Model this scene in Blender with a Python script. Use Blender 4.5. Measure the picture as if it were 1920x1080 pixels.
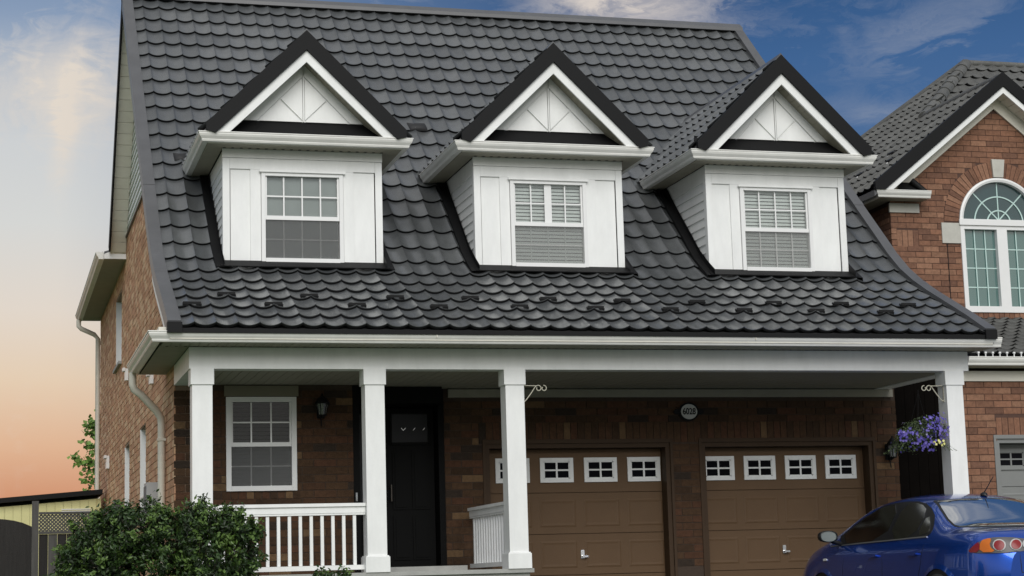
import bpy, math, random
from math import sin, cos, pi, radians, sqrt, atan2
from mathutils import Vector, Matrix
from mathutils.bvhtree import BVHTree

for o in list(bpy.data.objects):
    bpy.data.objects.remove(o)
scene = bpy.context.scene
COL = scene.collection
rnd = random.Random(7)

# ------------------------------------------------------------------ camera
cam_data = bpy.data.cameras.new('camera')
cam = bpy.data.objects.new('camera', cam_data)
COL.objects.link(cam)
yaw, pitch, roll = 0.27505, 0.15622, -0.02887
F = Vector((sin(yaw)*cos(pitch), cos(yaw)*cos(pitch), sin(pitch)))
r0 = Vector((cos(yaw), -sin(yaw), 0)); u0 = r0.cross(F)
RR = r0*cos(roll) + u0*sin(roll); UU = -r0*sin(roll) + u0*cos(roll)
cam.matrix_world = Matrix(((RR.x, UU.x, -F.x, -2.06), (RR.y, UU.y, -F.y, -20.0), (RR.z, UU.z, -F.z, 0.4), (0, 0, 0, 1)))
cam_data.sensor_width = 36.0
cam_data.lens = 3522.0/1920*36
cam_data.clip_end = 3000
scene.camera = cam
scene.render.resolution_x, scene.render.resolution_y = 1024, 576

# ------------------------------------------------------------------ light, sky, exposure
SUN_EL, SUN_AZ = radians(33), radians(180+6)          # azimuth clockwise from +Y
sun_dir = Vector((sin(SUN_AZ)*cos(SUN_EL), cos(SUN_AZ)*cos(SUN_EL), sin(SUN_EL)))
sl = bpy.data.lights.new('sun', 'SUN')
sl.energy = 2.4; sl.angle = radians(46); sl.color = (1.0, 0.98, 0.935)
so = bpy.data.objects.new('sun', sl); COL.objects.link(so)
so.rotation_euler = sun_dir.to_track_quat('Z', 'Y').to_euler()
scene.view_settings.view_transform = 'Standard'
scene.view_settings.look = 'None'
scene.view_settings.exposure = 0.0
scene.view_settings.gamma = 1.0
scene.view_settings.use_curve_mapping = False

def srgb(r, g, b):
    f = lambda c: (c/255/12.92) if c/255 <= 0.04045 else ((c/255+0.055)/1.055)**2.4
    return (f(r), f(g), f(b), 1)

def make_world():
    w = bpy.data.worlds.new('World'); scene.world = w; w.use_nodes = True
    nt = w.node_tree; N = nt.nodes; L = nt.links; N.clear()
    def m(op, a, b=None, c=None, clamp=False):
        n = N.new('ShaderNodeMath'); n.operation = op; n.use_clamp = clamp
        for i, v in enumerate((a, b, c)):
            if v is None: continue
            if isinstance(v, (int, float)): n.inputs[i].default_value = v
            else: L.new(v, n.inputs[i])
        return n.outputs[0]
    def ramp(fac, stops):
        n = N.new('ShaderNodeValToRGB'); L.new(fac, n.inputs[0])
        e = n.color_ramp.elements
        while len(e) < len(stops): e.new(0.5)
        for i, (p, c) in enumerate(stops):
            e[i].position = p; e[i].color = srgb(*c)
        return n.outputs[0]
    def mix(fac, a, b):
        n = N.new('ShaderNodeMix'); n.data_type = 'RGBA'
        if isinstance(fac, (int, float)): n.inputs[0].default_value = fac
        else: L.new(fac, n.inputs[0])
        for i, v in ((6, a), (7, b)):
            if isinstance(v, tuple): n.inputs[i].default_value = v
            else: L.new(v, n.inputs[i])
        return n.outputs[2]
    tc = N.new('ShaderNodeTexCoord'); sp = N.new('ShaderNodeSeparateXYZ'); L.new(tc.outputs['Generated'], sp.inputs[0])
    x, y, z = sp.outputs
    el = m('MULTIPLY', m('ARCSINE', z), 57.2958)
    az = m('MULTIPLY', m('ARCTAN2', x, y), 57.2958)
    fe = m('DIVIDE', el, 60, clamp=True)
    left = ramp(fe, [(0.0, (196, 124, 90)), (2.8/60, (208, 147, 113)), (4.4/60, (224, 181, 148)), (6.4/60, (229, 206, 180)),
                     (8.4/60, (226, 215, 203)), (11/60, (214, 215, 213)), (13.4/60, (206, 209, 211)), (15.2/60, (182, 191, 202)), (17.2/60, (136, 156, 184)),
                     (20/60, (100, 128, 165)), (30/60, (84, 115, 158)), (1, (70, 100, 146))])
    right = ramp(fe, [(0.0, (190, 112, 78)), (3/60, (206, 150, 120)), (6/60, (180, 175, 175)), (9/60, (110, 135, 168)),
                      (12.5/60, (74, 108, 152)), (15.5/60, (60, 98, 146)), (18/60, (48, 84, 130)), (30/60, (52, 88, 136)), (1, (64, 96, 144))])
    t = m('COSINE', m('MULTIPLY', m('SUBTRACT', az, 62), 0.0174533))
    tr = m('DIVIDE', m('SUBTRACT', t, 0.50), 0.22, clamp=True)
    tr = m('SMOOTH_MIN', tr, 1.0, 0.1)
    glow = m('MULTIPLY_ADD', m('COSINE', m('MULTIPLY', m('ADD', az, 12), 0.0174533)), 1.6, -0.3, clamp=True)
    pale = ramp(fe, [(0.0, (176, 176, 172)), (4/60, (205, 203, 198)), (9/60, (218, 216, 211)), (14/60, (196, 202, 208)), (22/60, (140, 158, 182)), (32/60, (92, 120, 160)), (1, (70, 100, 146))])  # out-of-view sky, paled for neutral fill and window reflections
    left = mix(glow, pale, left)
    base = mix(tr, left, right)
    # wispy cloud: streaked noise over direction
    cv = N.new('ShaderNodeCombineXYZ')
    L.new(m('MULTIPLY', az, 0.16), cv.inputs[0]); L.new(m('MULTIPLY', el, 0.34), cv.inputs[1])
    def noise(scale, det, rough, dist, off):
        mp = N.new('ShaderNodeMapping'); mp.inputs['Location'].default_value = (off, off*1.7, off*0.3)
        L.new(cv.outputs[0], mp.inputs[0])
        n = N.new('ShaderNodeTexNoise'); L.new(mp.outputs[0], n.inputs['Vector'])
        n.inputs['Scale'].default_value = scale; n.inputs['Detail'].default_value = det
        n.inputs['Roughness'].default_value = rough; n.inputs['Distortion'].default_value = dist
        return n.outputs[0]
    n1 = noise(1.3, 8, 0.58, 0.9, 3.1); n2 = noise(3.4, 8, 0.62, 1.4, 8.4)
    def blob(a0, e0, sa, se, tilt=0.0):
        da = m('SUBTRACT', az, a0); de = m('SUBTRACT', el, e0)
        dx = m('ADD', da, m('MULTIPLY', de, tilt))
        q = m('ADD', m('POWER', m('ABSOLUTE', m('DIVIDE', dx, sa)), 2.0), m('POWER', m('ABSOLUTE', m('DIVIDE', de, se)), 2.0))
        return m('EXPONENT', m('MULTIPLY', q, -1.0))
    plume = m('ADD', m('MULTIPLY', blob(1.9, 15.0, 3.2, 1.9, 0.1), 1.2), m('MULTIPLY', blob(2.1, 13.0, 0.42, 1.5, -0.12), 0.70))
    plume = m('ADD', plume, m('MULTIPLY', blob(2.6, 16.2, 2.4, 0.5, 0), 0.15))
    tw = m('ADD', m('MULTIPLY', blob(19.6, 17.5, 4.0, 1.6, 0.5), 1.4), m('MULTIPLY', blob(12.3, 18.0, 1.4, 0.7, 0), 0.7))
    rw = m('ADD', m('MULTIPLY', blob(29.0, 16.2, 5.2, 2.7, -0.4), 0.85), m('MULTIPLY', blob(27.3, 13.6, 1.6, 0.5, 0.9), 0.7))
    veil = m('MULTIPLY', m('SUBTRACT', 1.0, tr), 0.30)
    lift = m('MULTIPLY', m('DIVIDE', m('SUBTRACT', el, 33), 14, clamp=True), 1.4)       # unseen overhead cloud, added for neutral fill light
    mask = m('ADD', m('ADD', m('ADD', plume, tw), rw), m('ADD', veil, lift))
    # streaks: noise stretched along a slant, domain-warped by the coarse noise
    def streak(ax, ay, ang, scale, det, off, warp):
        ca, sa = cos(radians(ang)), sin(radians(ang))
        uu = m('ADD', m('MULTIPLY', az, ca*ax), m('MULTIPLY', el, sa*ax)); vv = m('ADD', m('MULTIPLY', az, -sa*ay), m('MULTIPLY', el, ca*ay))
        c2 = N.new('ShaderNodeCombineXYZ'); L.new(m('ADD', uu, m('MULTIPLY', n1, warp)), c2.inputs[0]); L.new(m('ADD', vv, m('MULTIPLY', n2, warp)), c2.inputs[1]); c2.inputs[2].default_value = off
        n = N.new('ShaderNodeTexNoise'); L.new(c2.outputs[0], n.inputs['Vector']); n.inputs['Scale'].default_value = scale; n.inputs['Detail'].default_value = det; n.inputs['Roughness'].default_value = 0.6
        return n.outputs[0]
    s1 = streak(0.10, 0.75, 14, 1.0, 9, 2.3, 1.6); s2 = streak(0.8, 0.12, -8, 1.0, 8, 7.7, 1.2)      # slanting wisps; falling plume
    rightn = m('ADD', m('MULTIPLY', s1, 0.75), m('MULTIPLY', n2, 0.25)); leftn = m('ADD', m('MULTIPLY', s2, 0.55), m('MULTIPLY', n2, 0.45))
    mixn = N.new('ShaderNodeMix'); L.new(tr, mixn.inputs[0]); L.new(leftn, mixn.inputs[2]); L.new(rightn, mixn.inputs[3]); nn = mixn.outputs[0]
    thr = m('SUBTRACT', 0.62, m('MULTIPLY', mask, 0.26))
    cov = m('MULTIPLY', m('SUBTRACT', nn, thr), 2.5, clamp=True)
    cov = m('MULTIPLY', cov, m('ADD', m('MULTIPLY', mask, 0.8), 0.10), clamp=True)
    cream = mix(tr, srgb(226, 216, 204), srgb(150, 158, 174))
    cream = mix(m('MULTIPLY', tw, 0.8, clamp=True), cream, srgb(214, 205, 198))
    cream = mix(m('MULTIPLY', lift, 1.0, clamp=True), cream, srgb(226, 225, 221))
    custom = mix(cov, base, cream)
    sky = N.new('ShaderNodeTexSky'); sky.sky_type = 'NISHITA'; sky.sun_disc = False
    sky.sun_elevation = SUN_EL; sky.sun_rotation = SUN_AZ
    sky.air_density = 1.0; sky.dust_density = 2.0
    vm = N.new('ShaderNodeVectorMath'); vm.operation = 'SCALE'; L.new(custom, vm.inputs[0]); vm.inputs['Scale'].default_value = 11.0
    up = m('MULTIPLY', m('DIVIDE', m('SUBTRACT', el, 24), 30, clamp=True), 0.35)
    fin = mix(up, vm.outputs[0], sky.outputs[0])
    bg = N.new('ShaderNodeBackground'); L.new(fin, bg.inputs[0]); bg.inputs[1].default_value = 0.09
    out = N.new('ShaderNodeOutputWorld'); L.new(bg.outputs[0], out.inputs[0])
make_world()

# ------------------------------------------------------------------ materials
MATS = {}
def mat(name, col, rough=0.6, metal=0.0, spec=0.5, var=0.0, vscale=6.0, bump=0.0, bscale=80.0, coat=0.0, coatr=0.04, rand=0.0, streak=None, sheen=0.0):
    """plain principled material with noise colour variation, fine bump and per-object variation"""
    if name in MATS: return MATS[name]
    m = bpy.data.materials.new(name); m.use_nodes = True
    nt = m.node_tree; N = nt.nodes; L = nt.links
    b = N['Principled BSDF']
    b.inputs['Roughness'].default_value = rough; b.inputs['Metallic'].default_value = metal
    b.inputs['Specular IOR Level'].default_value = spec
    if coat: b.inputs['Coat Weight'].default_value = coat; b.inputs['Coat Roughness'].default_value = coatr
    c = (col[0], col[1], col[2], 1)
    b.inputs['Base Color'].default_value = c
    tc = N.new('ShaderNodeTexCoord')
    gp = N.new('ShaderNodeNewGeometry')
    src = None
    if var or rand or streak:
        hsv = N.new('ShaderNodeHueSaturation'); hsv.inputs['Color'].default_value = c
        val = N.new('ShaderNodeMath'); val.operation = 'ADD'; val.inputs[0].default_value = 1.0; val.inputs[1].default_value = 0
        last = val.outputs[0]
        if var:
            n = N.new('ShaderNodeTexNoise'); n.inputs['Scale'].default_value = vscale; n.inputs['Detail'].default_value = 6
            n.inputs['Roughness'].default_value = 0.65
            mp = N.new('ShaderNodeMapping'); L.new(gp.outputs['Position'], mp.inputs[0])
            if streak: mp.inputs['Scale'].default_value = streak
            L.new(mp.outputs[0], n.inputs['Vector'])
            mr = N.new('ShaderNodeMapRange'); L.new(n.outputs[0], mr.inputs[0])
            mr.inputs[1].default_value = 0.3; mr.inputs[2].default_value = 0.7
            mr.inputs[3].default_value = -var; mr.inputs[4].default_value = var
            a = N.new('ShaderNodeMath'); a.operation = 'ADD'; L.new(last, a.inputs[0]); L.new(mr.outputs[0], a.inputs[1]); last = a.outputs[0]
        if rand:
            oi = N.new('ShaderNodeObjectInfo')
            mr = N.new('ShaderNodeMapRange'); L.new(oi.outputs['Random'], mr.inputs[0])
            mr.inputs[3].default_value = -rand; mr.inputs[4].default_value = rand
            a = N.new('ShaderNodeMath'); a.operation = 'ADD'; L.new(last, a.inputs[0]); L.new(mr.outputs[0], a.inputs[1]); last = a.outputs[0]
        L.new(last, hsv.inputs['Value']); L.new(hsv.outputs[0], b.inputs['Base Color'])
    if bump:
        n2 = N.new('ShaderNodeTexNoise'); n2.inputs['Scale'].default_value = bscale; n2.inputs['Detail'].default_value = 4
        L.new(gp.outputs['Position'], n2.inputs['Vector'])
        bp = N.new('ShaderNodeBump'); bp.inputs['Strength'].default_value = bump; bp.inputs['Distance'].default_value = 0.01
        L.new(n2.outputs[0], bp.inputs['Height']); L.new(bp.outputs[0], b.inputs['Normal'])
    MATS[name] = m
    return m

def glass(name, tint=(0.8, 0.85, 0.85), refl=0.12, rough=0.02, see=1.0, body=(0.03, 0.035, 0.035)):
    """thin pane: mirror reflection over a see-through or dark body"""
    if name in MATS: return MATS[name]
    m = bpy.data.materials.new(name); m.use_nodes = True
    nt = m.node_tree; N = nt.nodes; L = nt.links; N.clear()
    g = N.new('ShaderNodeBsdfGlossy'); g.inputs['Roughness'].default_value = rough
    t = N.new('ShaderNodeBsdfTransparent'); t.inputs[0].default_value = (*tint, 1)
    d = N.new('ShaderNodeBsdfDiffuse'); d.inputs[0].default_value = (*body, 1)
    mx0 = N.new('ShaderNodeMixShader'); mx0.inputs[0].default_value = see; L.new(d.outputs[0], mx0.inputs[1]); L.new(t.outputs[0], mx0.inputs[2])
    fr = N.new('ShaderNodeFresnel'); fr.inputs[0].default_value = 1.5
    a = N.new('ShaderNodeMath'); a.operation = 'ADD'; a.use_clamp = True; L.new(fr.outputs[0], a.inputs[0]); a.inputs[1].default_value = refl
    mx = N.new('ShaderNodeMixShader'); L.new(a.outputs[0], mx.inputs[0]); L.new(mx0.outputs[0], mx.inputs[1]); L.new(g.outputs[0], mx.inputs[2])
    o = N.new('ShaderNodeOutputMaterial'); L.new(mx.outputs[0], o.inputs[0])
    MATS[name] = m
    return m

M_WHITE = mat('white_paint', (0.83, 0.835, 0.82), 0.45, var=0.065, vscale=5, streak=(1, 1, 0.3), bump=0.06, bscale=40)
M_WHITE2 = mat('white_vinyl', (0.80, 0.80, 0.79), 0.35, var=0.02, vscale=3)
M_CREAM = mat('cream_aluminium', (0.74, 0.71, 0.62), 0.45, var=0.06, vscale=3, streak=(1, 1, 3))
M_GUTTER = mat('gutter_enamel', (0.80, 0.79, 0.75), 0.35, var=0.06, vscale=5, streak=(1, 1, 0.3))
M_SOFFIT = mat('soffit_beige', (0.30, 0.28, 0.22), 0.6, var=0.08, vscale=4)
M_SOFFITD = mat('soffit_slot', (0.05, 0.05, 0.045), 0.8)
M_ROOF = mat('charcoal_granule_tile', (0.080, 0.085, 0.088), 0.38, spec=0.8, coat=0.55, coatr=0.22, var=0.17, vscale=7, bump=0.35, bscale=260, rand=0.08)
M_ROOFT = [M_ROOF, mat('charcoal_granule_tile_b', (0.066, 0.071, 0.074), 0.42, spec=0.8, coat=0.45, coatr=0.25, var=0.16, vscale=6, bump=0.35, bscale=260, rand=0.08),
           mat('charcoal_granule_tile_c', (0.096, 0.101, 0.103), 0.36, spec=0.8, coat=0.6, coatr=0.2, var=0.16, vscale=8, bump=0.35, bscale=260, rand=0.08)]
M_TRIM = mat('dark_metal_trim', (0.095, 0.096, 0.100), 0.42, spec=0.5, var=0.12, vscale=3)
M_BLACK = mat('black_metal', (0.0075, 0.0075, 0.008), 0.6, spec=0.2)
M_NROOF_ = [mat('weathered_grey_tile', (0.125, 0.125, 0.118), 0.65, spec=0.35, var=0.2, vscale=6, bump=0.4, bscale=260, rand=0.10),
           mat('weathered_grey_tile_b', (0.108, 0.108, 0.102), 0.65, spec=0.35, var=0.2, vscale=6, bump=0.4, bscale=260, rand=0.10)]
M_NROOF = M_NROOF_
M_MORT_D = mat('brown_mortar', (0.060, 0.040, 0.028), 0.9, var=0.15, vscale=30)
M_MORT_L = mat('tan_mortar', (0.30, 0.21, 0.15), 0.9, var=0.12, vscale=30)
M_MORT_N = mat('dark_red_mortar', (0.085, 0.045, 0.033), 0.9, var=0.15, vscale=30)
def bricks(prefix, cols, rough=0.85):
    return [mat('%s_%s' % (prefix, n), c, rough, spec=0.25, var=0.24, vscale=22, bump=0.5, bscale=120, rand=0.10) for n, c in cols]
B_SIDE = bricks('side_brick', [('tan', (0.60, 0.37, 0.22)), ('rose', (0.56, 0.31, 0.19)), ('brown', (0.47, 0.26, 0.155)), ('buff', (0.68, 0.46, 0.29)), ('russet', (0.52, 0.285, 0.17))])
B_FRONT = bricks('front_brick_shaded', [('umber', (0.055, 0.031, 0.017)), ('red', (0.085, 0.040, 0.022)), ('brown', (0.073, 0.040, 0.021)), ('tan', (0.145, 0.088, 0.045)), ('char', (0.036, 0.025, 0.018)), ('russet', (0.080, 0.041, 0.022))])  # same brick as the side wall; porch shade put into darker tones
B_NEIGH = bricks('neighbour_brick', [('red', (0.235, 0.118, 0.074)), ('redbrown', (0.20, 0.102, 0.065)), ('rust', (0.27, 0.145, 0.092)), ('dark', (0.165, 0.085, 0.057))])
M_STONE = mat('cast_stone', (0.50, 0.49, 0.44), 0.8, var=0.08, vscale=8)
M_GDOOR = mat('taupe_garage_door', (0.130, 0.077, 0.040), 0.6, spec=0.25, var=0.05, vscale=3, bump=0.15, bscale=60)
M_GTRIM = mat('brown_brickmould', (0.060, 0.036, 0.020), 0.6, spec=0.2, var=0.06, vscale=3)
M_DOOR = mat('near_black_door', (0.005, 0.005, 0.005), 0.6, spec=0.1)
M_CONC = mat('grey_concrete', (0.36, 0.36, 0.34), 0.85, var=0.12, vscale=5, bump=0.3, bscale=60)
M_ASPH = mat('asphalt', (0.05, 0.05, 0.052), 0.9, var=0.2, vscale=3, bump=0.6, bscale=90)
M_GRASS = mat('lawn_green', (0.055, 0.10, 0.03), 0.9, var=0.3, vscale=2, bump=0.7, bscale=50)
M_GLASS = glass('window_glass', refl=0.05, tint=(0.95, 0.97, 0.96))
M_GLASSD = glass('dark_window_glass', refl=0.0, tint=(0.55, 0.55, 0.55))
M_GLASST = glass('green_tinted_glass', refl=0.16, see=0.25, body=(0.085, 0.20, 0.185), tint=(0.5, 0.7, 0.65))
M_GLASSTD = glass('deep_green_glass', refl=0.10, see=0.25, body=(0.022, 0.070, 0.075), tint=(0.4, 0.6, 0.6))
M_SCREEN = glass('insect_screen', refl=-0.02, rough=0.6, see=0.78, body=(0.26, 0.265, 0.265), tint=(0.8, 0.8, 0.8))
M_SCREENL = glass('fine_insect_screen', refl=-0.02, rough=0.6, see=0.86, body=(0.42, 0.43, 0.42), tint=(0.95, 0.95, 0.95))
M_BLIND = mat('blind_white', (0.84, 0.85, 0.84), 0.6, var=0.05, vscale=9)
M_BLINDD = mat('blind_shaded', (0.60, 0.62, 0.62), 0.6, var=0.05, vscale=9)
M_SHADE = mat('grey_shade', (0.42, 0.44, 0.44), 0.7, var=0.10, vscale=1.6)
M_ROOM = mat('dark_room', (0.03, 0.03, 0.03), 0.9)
M_CURT = mat('sheer_curtain', (0.42, 0.55, 0.52), 0.8, var=0.12, vscale=5, streak=(12, 1, 0.5))
M_CHROME = mat('satin_chrome', (0.7, 0.7, 0.7), 0.25, metal=1.0)
M_IRON = mat('cream_iron', (0.55, 0.52, 0.42), 0.4, spec=0.5)
M_WOOD = mat('weathered_fence_wood', (0.020, 0.018, 0.017), 0.85, var=0.3, vscale=4, streak=(8, 8, 0.6), bump=0.5, bscale=50, rand=0.15)
M_WOODG = mat('grey_fence_post', (0.085, 0.082, 0.078), 0.85, var=0.2, vscale=4, streak=(8, 8, 0.6))
M_YELLOW = mat('pale_yellow_siding', (0.70, 0.67, 0.33), 0.6, var=0.06, vscale=3)
M_PLASTIC = mat('grey_plastic', (0.45, 0.46, 0.47), 0.5)

# ------------------------------------------------------------------ object helpers
WL = {}
def wloc(p): return WL[p.name] if p else Vector((0, 0, 0))

class MB:
    def __init__(s): s.v = []; s.f = []; s.mi = []; s.sm = []
    def face(s, pts, mi=0, smooth=False):
        k = len(s.v); s.v += [tuple(p) for p in pts]; s.f.append(tuple(range(k, k+len(pts)))); s.mi.append(mi); s.sm.append(smooth)
    def grid(s, rows, mi=0, smooth=True, closed=False):
        k = len(s.v); n = len(rows[0])
        for r in rows: s.v += [tuple(p) for p in r]
        for i in range(len(rows)-1):
            for j in range(n if closed else n-1):
                j2 = (j+1) % n
                s.f.append((k+i*n+j, k+i*n+j2, k+(i+1)*n+j2, k+(i+1)*n+j)); s.mi.append(mi); s.sm.append(smooth)
    def box(s, x0, x1, y0, y1, z0, z1, mi=0):
        k = len(s.v)
        s.v += [(x0, y0, z0), (x1, y0, z0), (x1, y1, z0), (x0, y1, z0), (x0, y0, z1), (x1, y0, z1), (x1, y1, z1), (x0, y1, z1)]
        for f in ((0, 3, 2, 1), (4, 5, 6, 7), (0, 1, 5, 4), (1, 2, 6, 5), (2, 3, 7, 6), (3, 0, 4, 7)):
            s.f.append(tuple(k+i for i in f)); s.mi.append(mi); s.sm.append(False)
    def obox(s, o, a, b, c, mi=0):
        """box from corner o and three edge vectors"""
        o, a, b, c = map(Vector, (o, a, b, c)); k = len(s.v)
        s.v += [tuple(p) for p in (o, o+a, o+a+b, o+b, o+c, o+a+c, o+a+b+c, o+b+c)]
        for f in ((0, 3, 2, 1), (4, 5, 6, 7), (0, 1, 5, 4), (1, 2, 6, 5), (2, 3, 7, 6), (3, 0, 4, 7)):
            s.f.append(tuple(k+i for i in f)); s.mi.append(mi); s.sm.append(False)
    def prism(s, poly, ext, mi=0):
        """polygon (3d points) extruded by vector"""
        e = Vector(ext); a = [Vector(p) for p in poly]; b = [p+e for p in a]; n = len(a)
        s.face(a[::-1], mi); s.face(b, mi)
        for i in range(n):
            j = (i+1) % n; s.face((a[i], a[j], b[j], b[i]), mi)
    def tube(s, pts, r, n=8, mi=0, smooth=True, cap=True):
        pts = [Vector(p) for p in pts]; rows = []
        up = Vector((0, 0, 1))
        prev = None
        for i, p in enumerate(pts):
            d = (pts[min(i+1, len(pts)-1)] - pts[max(i-1, 0)]).normalized()
            if prev is None:
                a = d.cross(up) if abs(d.z) < 0.95 else d.cross(Vector((1, 0, 0)))
            else: a = prev - d*prev.dot(d)
            a.normalize(); prev = a; b = d.cross(a)
            rr = r[i] if isinstance(r, (list, tuple)) else r
            rows.append([p + a*cos(2*pi*k/n)*rr + b*sin(2*pi*k/n)*rr for k in range(n)])
        s.grid(rows, mi, smooth, closed=True)
        if cap:
            s.face(rows[0][::-1], mi); s.face(rows[-1], mi)
    def lathe(s, o, prof, n=16, mi=0, sx=1, sy=1):
        rows = [[(o[0]+r*cos(2*pi*k/n)*sx, o[1]+r*sin(2*pi*k/n)*sy, o[2]+z) for k in range(n)] for r, z in prof]
        s.grid(rows, mi, True, closed=True)
    def build(s, name, mats, parent=None, kind=None, origin=None, label=None):
        if not isinstance(mats, (list, tuple)): mats = [mats]
        xs = [p[0] for p in s.v]; ys = [p[1] for p in s.v]; zs = [p[2] for p in s.v]
        o = Vector(origin) if origin else Vector(((min(xs)+max(xs))/2, (min(ys)+max(ys))/2, min(zs)))
        me = bpy.data.meshes.new(name)
        me.from_pydata([(p[0]-o.x, p[1]-o.y, p[2]-o.z) for p in s.v], [], s.f)
        for m_ in mats: me.materials.append(m_)
        me.polygons.foreach_set('material_index', s.mi)
        me.polygons.foreach_set('use_smooth', s.sm)
        me.update()
        ob = bpy.data.objects.new(name, me); COL.objects.link(ob)
        ob.parent = parent; ob.location = o - wloc(parent)
        WL[ob.name] = o
        if kind: ob['kind'] = kind
        if label: ob['label'] = label
        return ob

def link_mesh(name, me, parent, o):
    ob = bpy.data.objects.new(name, me); COL.objects.link(ob)
    ob.parent = parent; o = Vector(o); ob.location = o - wloc(parent); WL[ob.name] = o
    return ob

def tag(o, label, cat, group=None):
    o['label'] = label; o['category'] = cat
    if group: o['group'] = group
    return o
def thing(name, loc, label, cat, group=None):
    o = bpy.data.objects.new(name, None); o.empty_display_size = 0.2; COL.objects.link(o)
    o.location = loc; WL[o.name] = Vector(loc)
    return tag(o, label, cat, group)
def boxpart(name, m, parent, *b, label=None):
    q = MB(); q.box(*b); return q.build(name, m, parent, label=label)

# ------------------------------------------------------------------ ground
def gz(y):
    pts = [(-400, -1.25), (-16, -1.2), (-12, -1.0), (-4.5, -0.36), (-1.0, -0.24), (2.2, -0.03), (6, 0.0), (400, 0.0)]
    for (a, za), (b, zb) in zip(pts, pts[1:]):
        if y <= b: return za + (zb-za)*(y-a)/(b-a)
    return 0
ys = [-400, -100, -40, -16, -14, -12, -8, -4.5, -1.0, 0.5, 2.2, 6, 20, 60, 400]
q = MB(); q.grid([[(x, y, gz(y)) for x in (-400, -60, -10, 0, 10, 60, 400)] for y in ys], smooth=False)
g = q.build('ground', M_GRASS, kind='structure')
q = MB(); q.grid([[(x, y, gz(y)+0.012) for x in (4.2, 9.7)] for y in (-13.2, -12, -8, -4.5, -1.0, 0.5, 1.95)], smooth=False)
q.build('driveway', M_ASPH, kind='structure')
q = MB(); q.grid([[(x, y, gz(y)+0.012) for x in (10.2, 14)] for y in (-13.2, -12, -8, -4.5, -1.0, 0.5, 1.95)], smooth=False)
q.build('driveway', M_CONC, kind='structure')
q = MB(); q.box(-200, 200, -15.2, -13.6, -1.3, -0.98); q.build('pavement', M_CONC, kind='structure')
q = MB(); q.grid([[(x, y, gz(y)+0.014) for x in (-200, 200)] for y in (-26, -16, -15.5)], smooth=False)
q.build('road', M_ASPH, kind='structure')

# ------------------------------------------------------------------ roof profile of the main house
PF = [(-0.47, 3.175), (0, 3.42), (0.5, 3.66), (1.0, 3.90), (1.4, 4.12), (1.75, 4.37), (2.1, 4.70), (2.5, 5.07), (3.0, 5.54), (4.0, 6.48), (6.65, 8.975)]
def interp(x, tab):
    if x <= tab[0][0]: return tab[0][1]
    for (a, b), (c, d) in zip(tab, tab[1:]):
        if x <= c: return b + (d-b)*(x-a)/(c-a)
    a, b = tab[-2]; c, d = tab[-1]
    return b + (d-b)*(x-a)/(c-a)
def prof(y): return interp(y, PF)
S = [0.0]
for (a, b), (c, d) in zip(PF, PF[1:]): S.append(S[-1] + math.hypot(c-a, d-b))
SY = list(zip(S, [p[0] for p in PF]))
def at_s(s):
    y = interp(s, SY); return Vector((0, y, prof(y)))
def nrm_s(s):
    d = (at_s(min(s+0.05, S[-1])) - at_s(max(s-0.05, 0))).normalized()
    return Vector((0, -d.z, d.y))

# ------------------------------------------------------------------ pressed metal tiles
UU_S = [0, 0.05, 0.12, 0.22, 0.36, 0.5, 0.64, 0.78, 0.88, 0.95, 1.0]
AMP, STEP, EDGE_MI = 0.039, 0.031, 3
M_EDGE = mat('tile_edge_shade', (0.012, 0.012, 0.013), 0.8)  # near-black colour paints the shadow line under each course
def hprof(u): return AMP*(1 - sin(pi*min(max(u, 0), 1))**0.75)
def tile_into(mb, p0, p1, X, Nn, w, ua=0.0, ub=1.0, mi=0):
    """p0 = lower left (crest) point, p1 = upper left point, X = unit vector along the eave"""
    us = [ua] + [u for u in UU_S if ua < u < ub] + [ub]
    lo = [p0 + X*(w*u) + Nn*(hprof(u)+STEP) for u in us]
    hi = [p1 + X*(w*u) + Nn*(hprof(u)+0.001) for u in us]
    mid = [a*0.92 + b*0.08 for a, b in zip(lo, hi)]
    mb.grid([lo, mid, hi], mi, True)
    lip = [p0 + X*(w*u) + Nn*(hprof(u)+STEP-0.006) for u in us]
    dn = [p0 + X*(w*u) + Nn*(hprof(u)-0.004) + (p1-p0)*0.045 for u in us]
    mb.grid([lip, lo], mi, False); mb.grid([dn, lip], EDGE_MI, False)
PITCH, COURSE = 0.2278, 0.366
TILE_CACHE = {}
def tile_obj(parent, p0, p1, X, Nn, mats_, mi):
    key = (tuple(round(c, 4) for c in (p1-p0)), tuple(round(c, 4) for c in Nn), mats_[mi].name)
    o = p0 + X*(PITCH/2)
    if key not in TILE_CACHE:
        mb = MB(); tile_into(mb, p0-o, p1-o, X, Nn, PITCH)
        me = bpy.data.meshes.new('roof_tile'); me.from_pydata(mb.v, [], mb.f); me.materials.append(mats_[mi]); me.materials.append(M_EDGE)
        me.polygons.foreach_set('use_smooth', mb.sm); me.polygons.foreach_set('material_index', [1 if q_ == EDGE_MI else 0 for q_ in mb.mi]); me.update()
        TILE_CACHE[key] = me
    return link_mesh('roof_tile', TILE_CACHE[key], parent, o)

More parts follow.
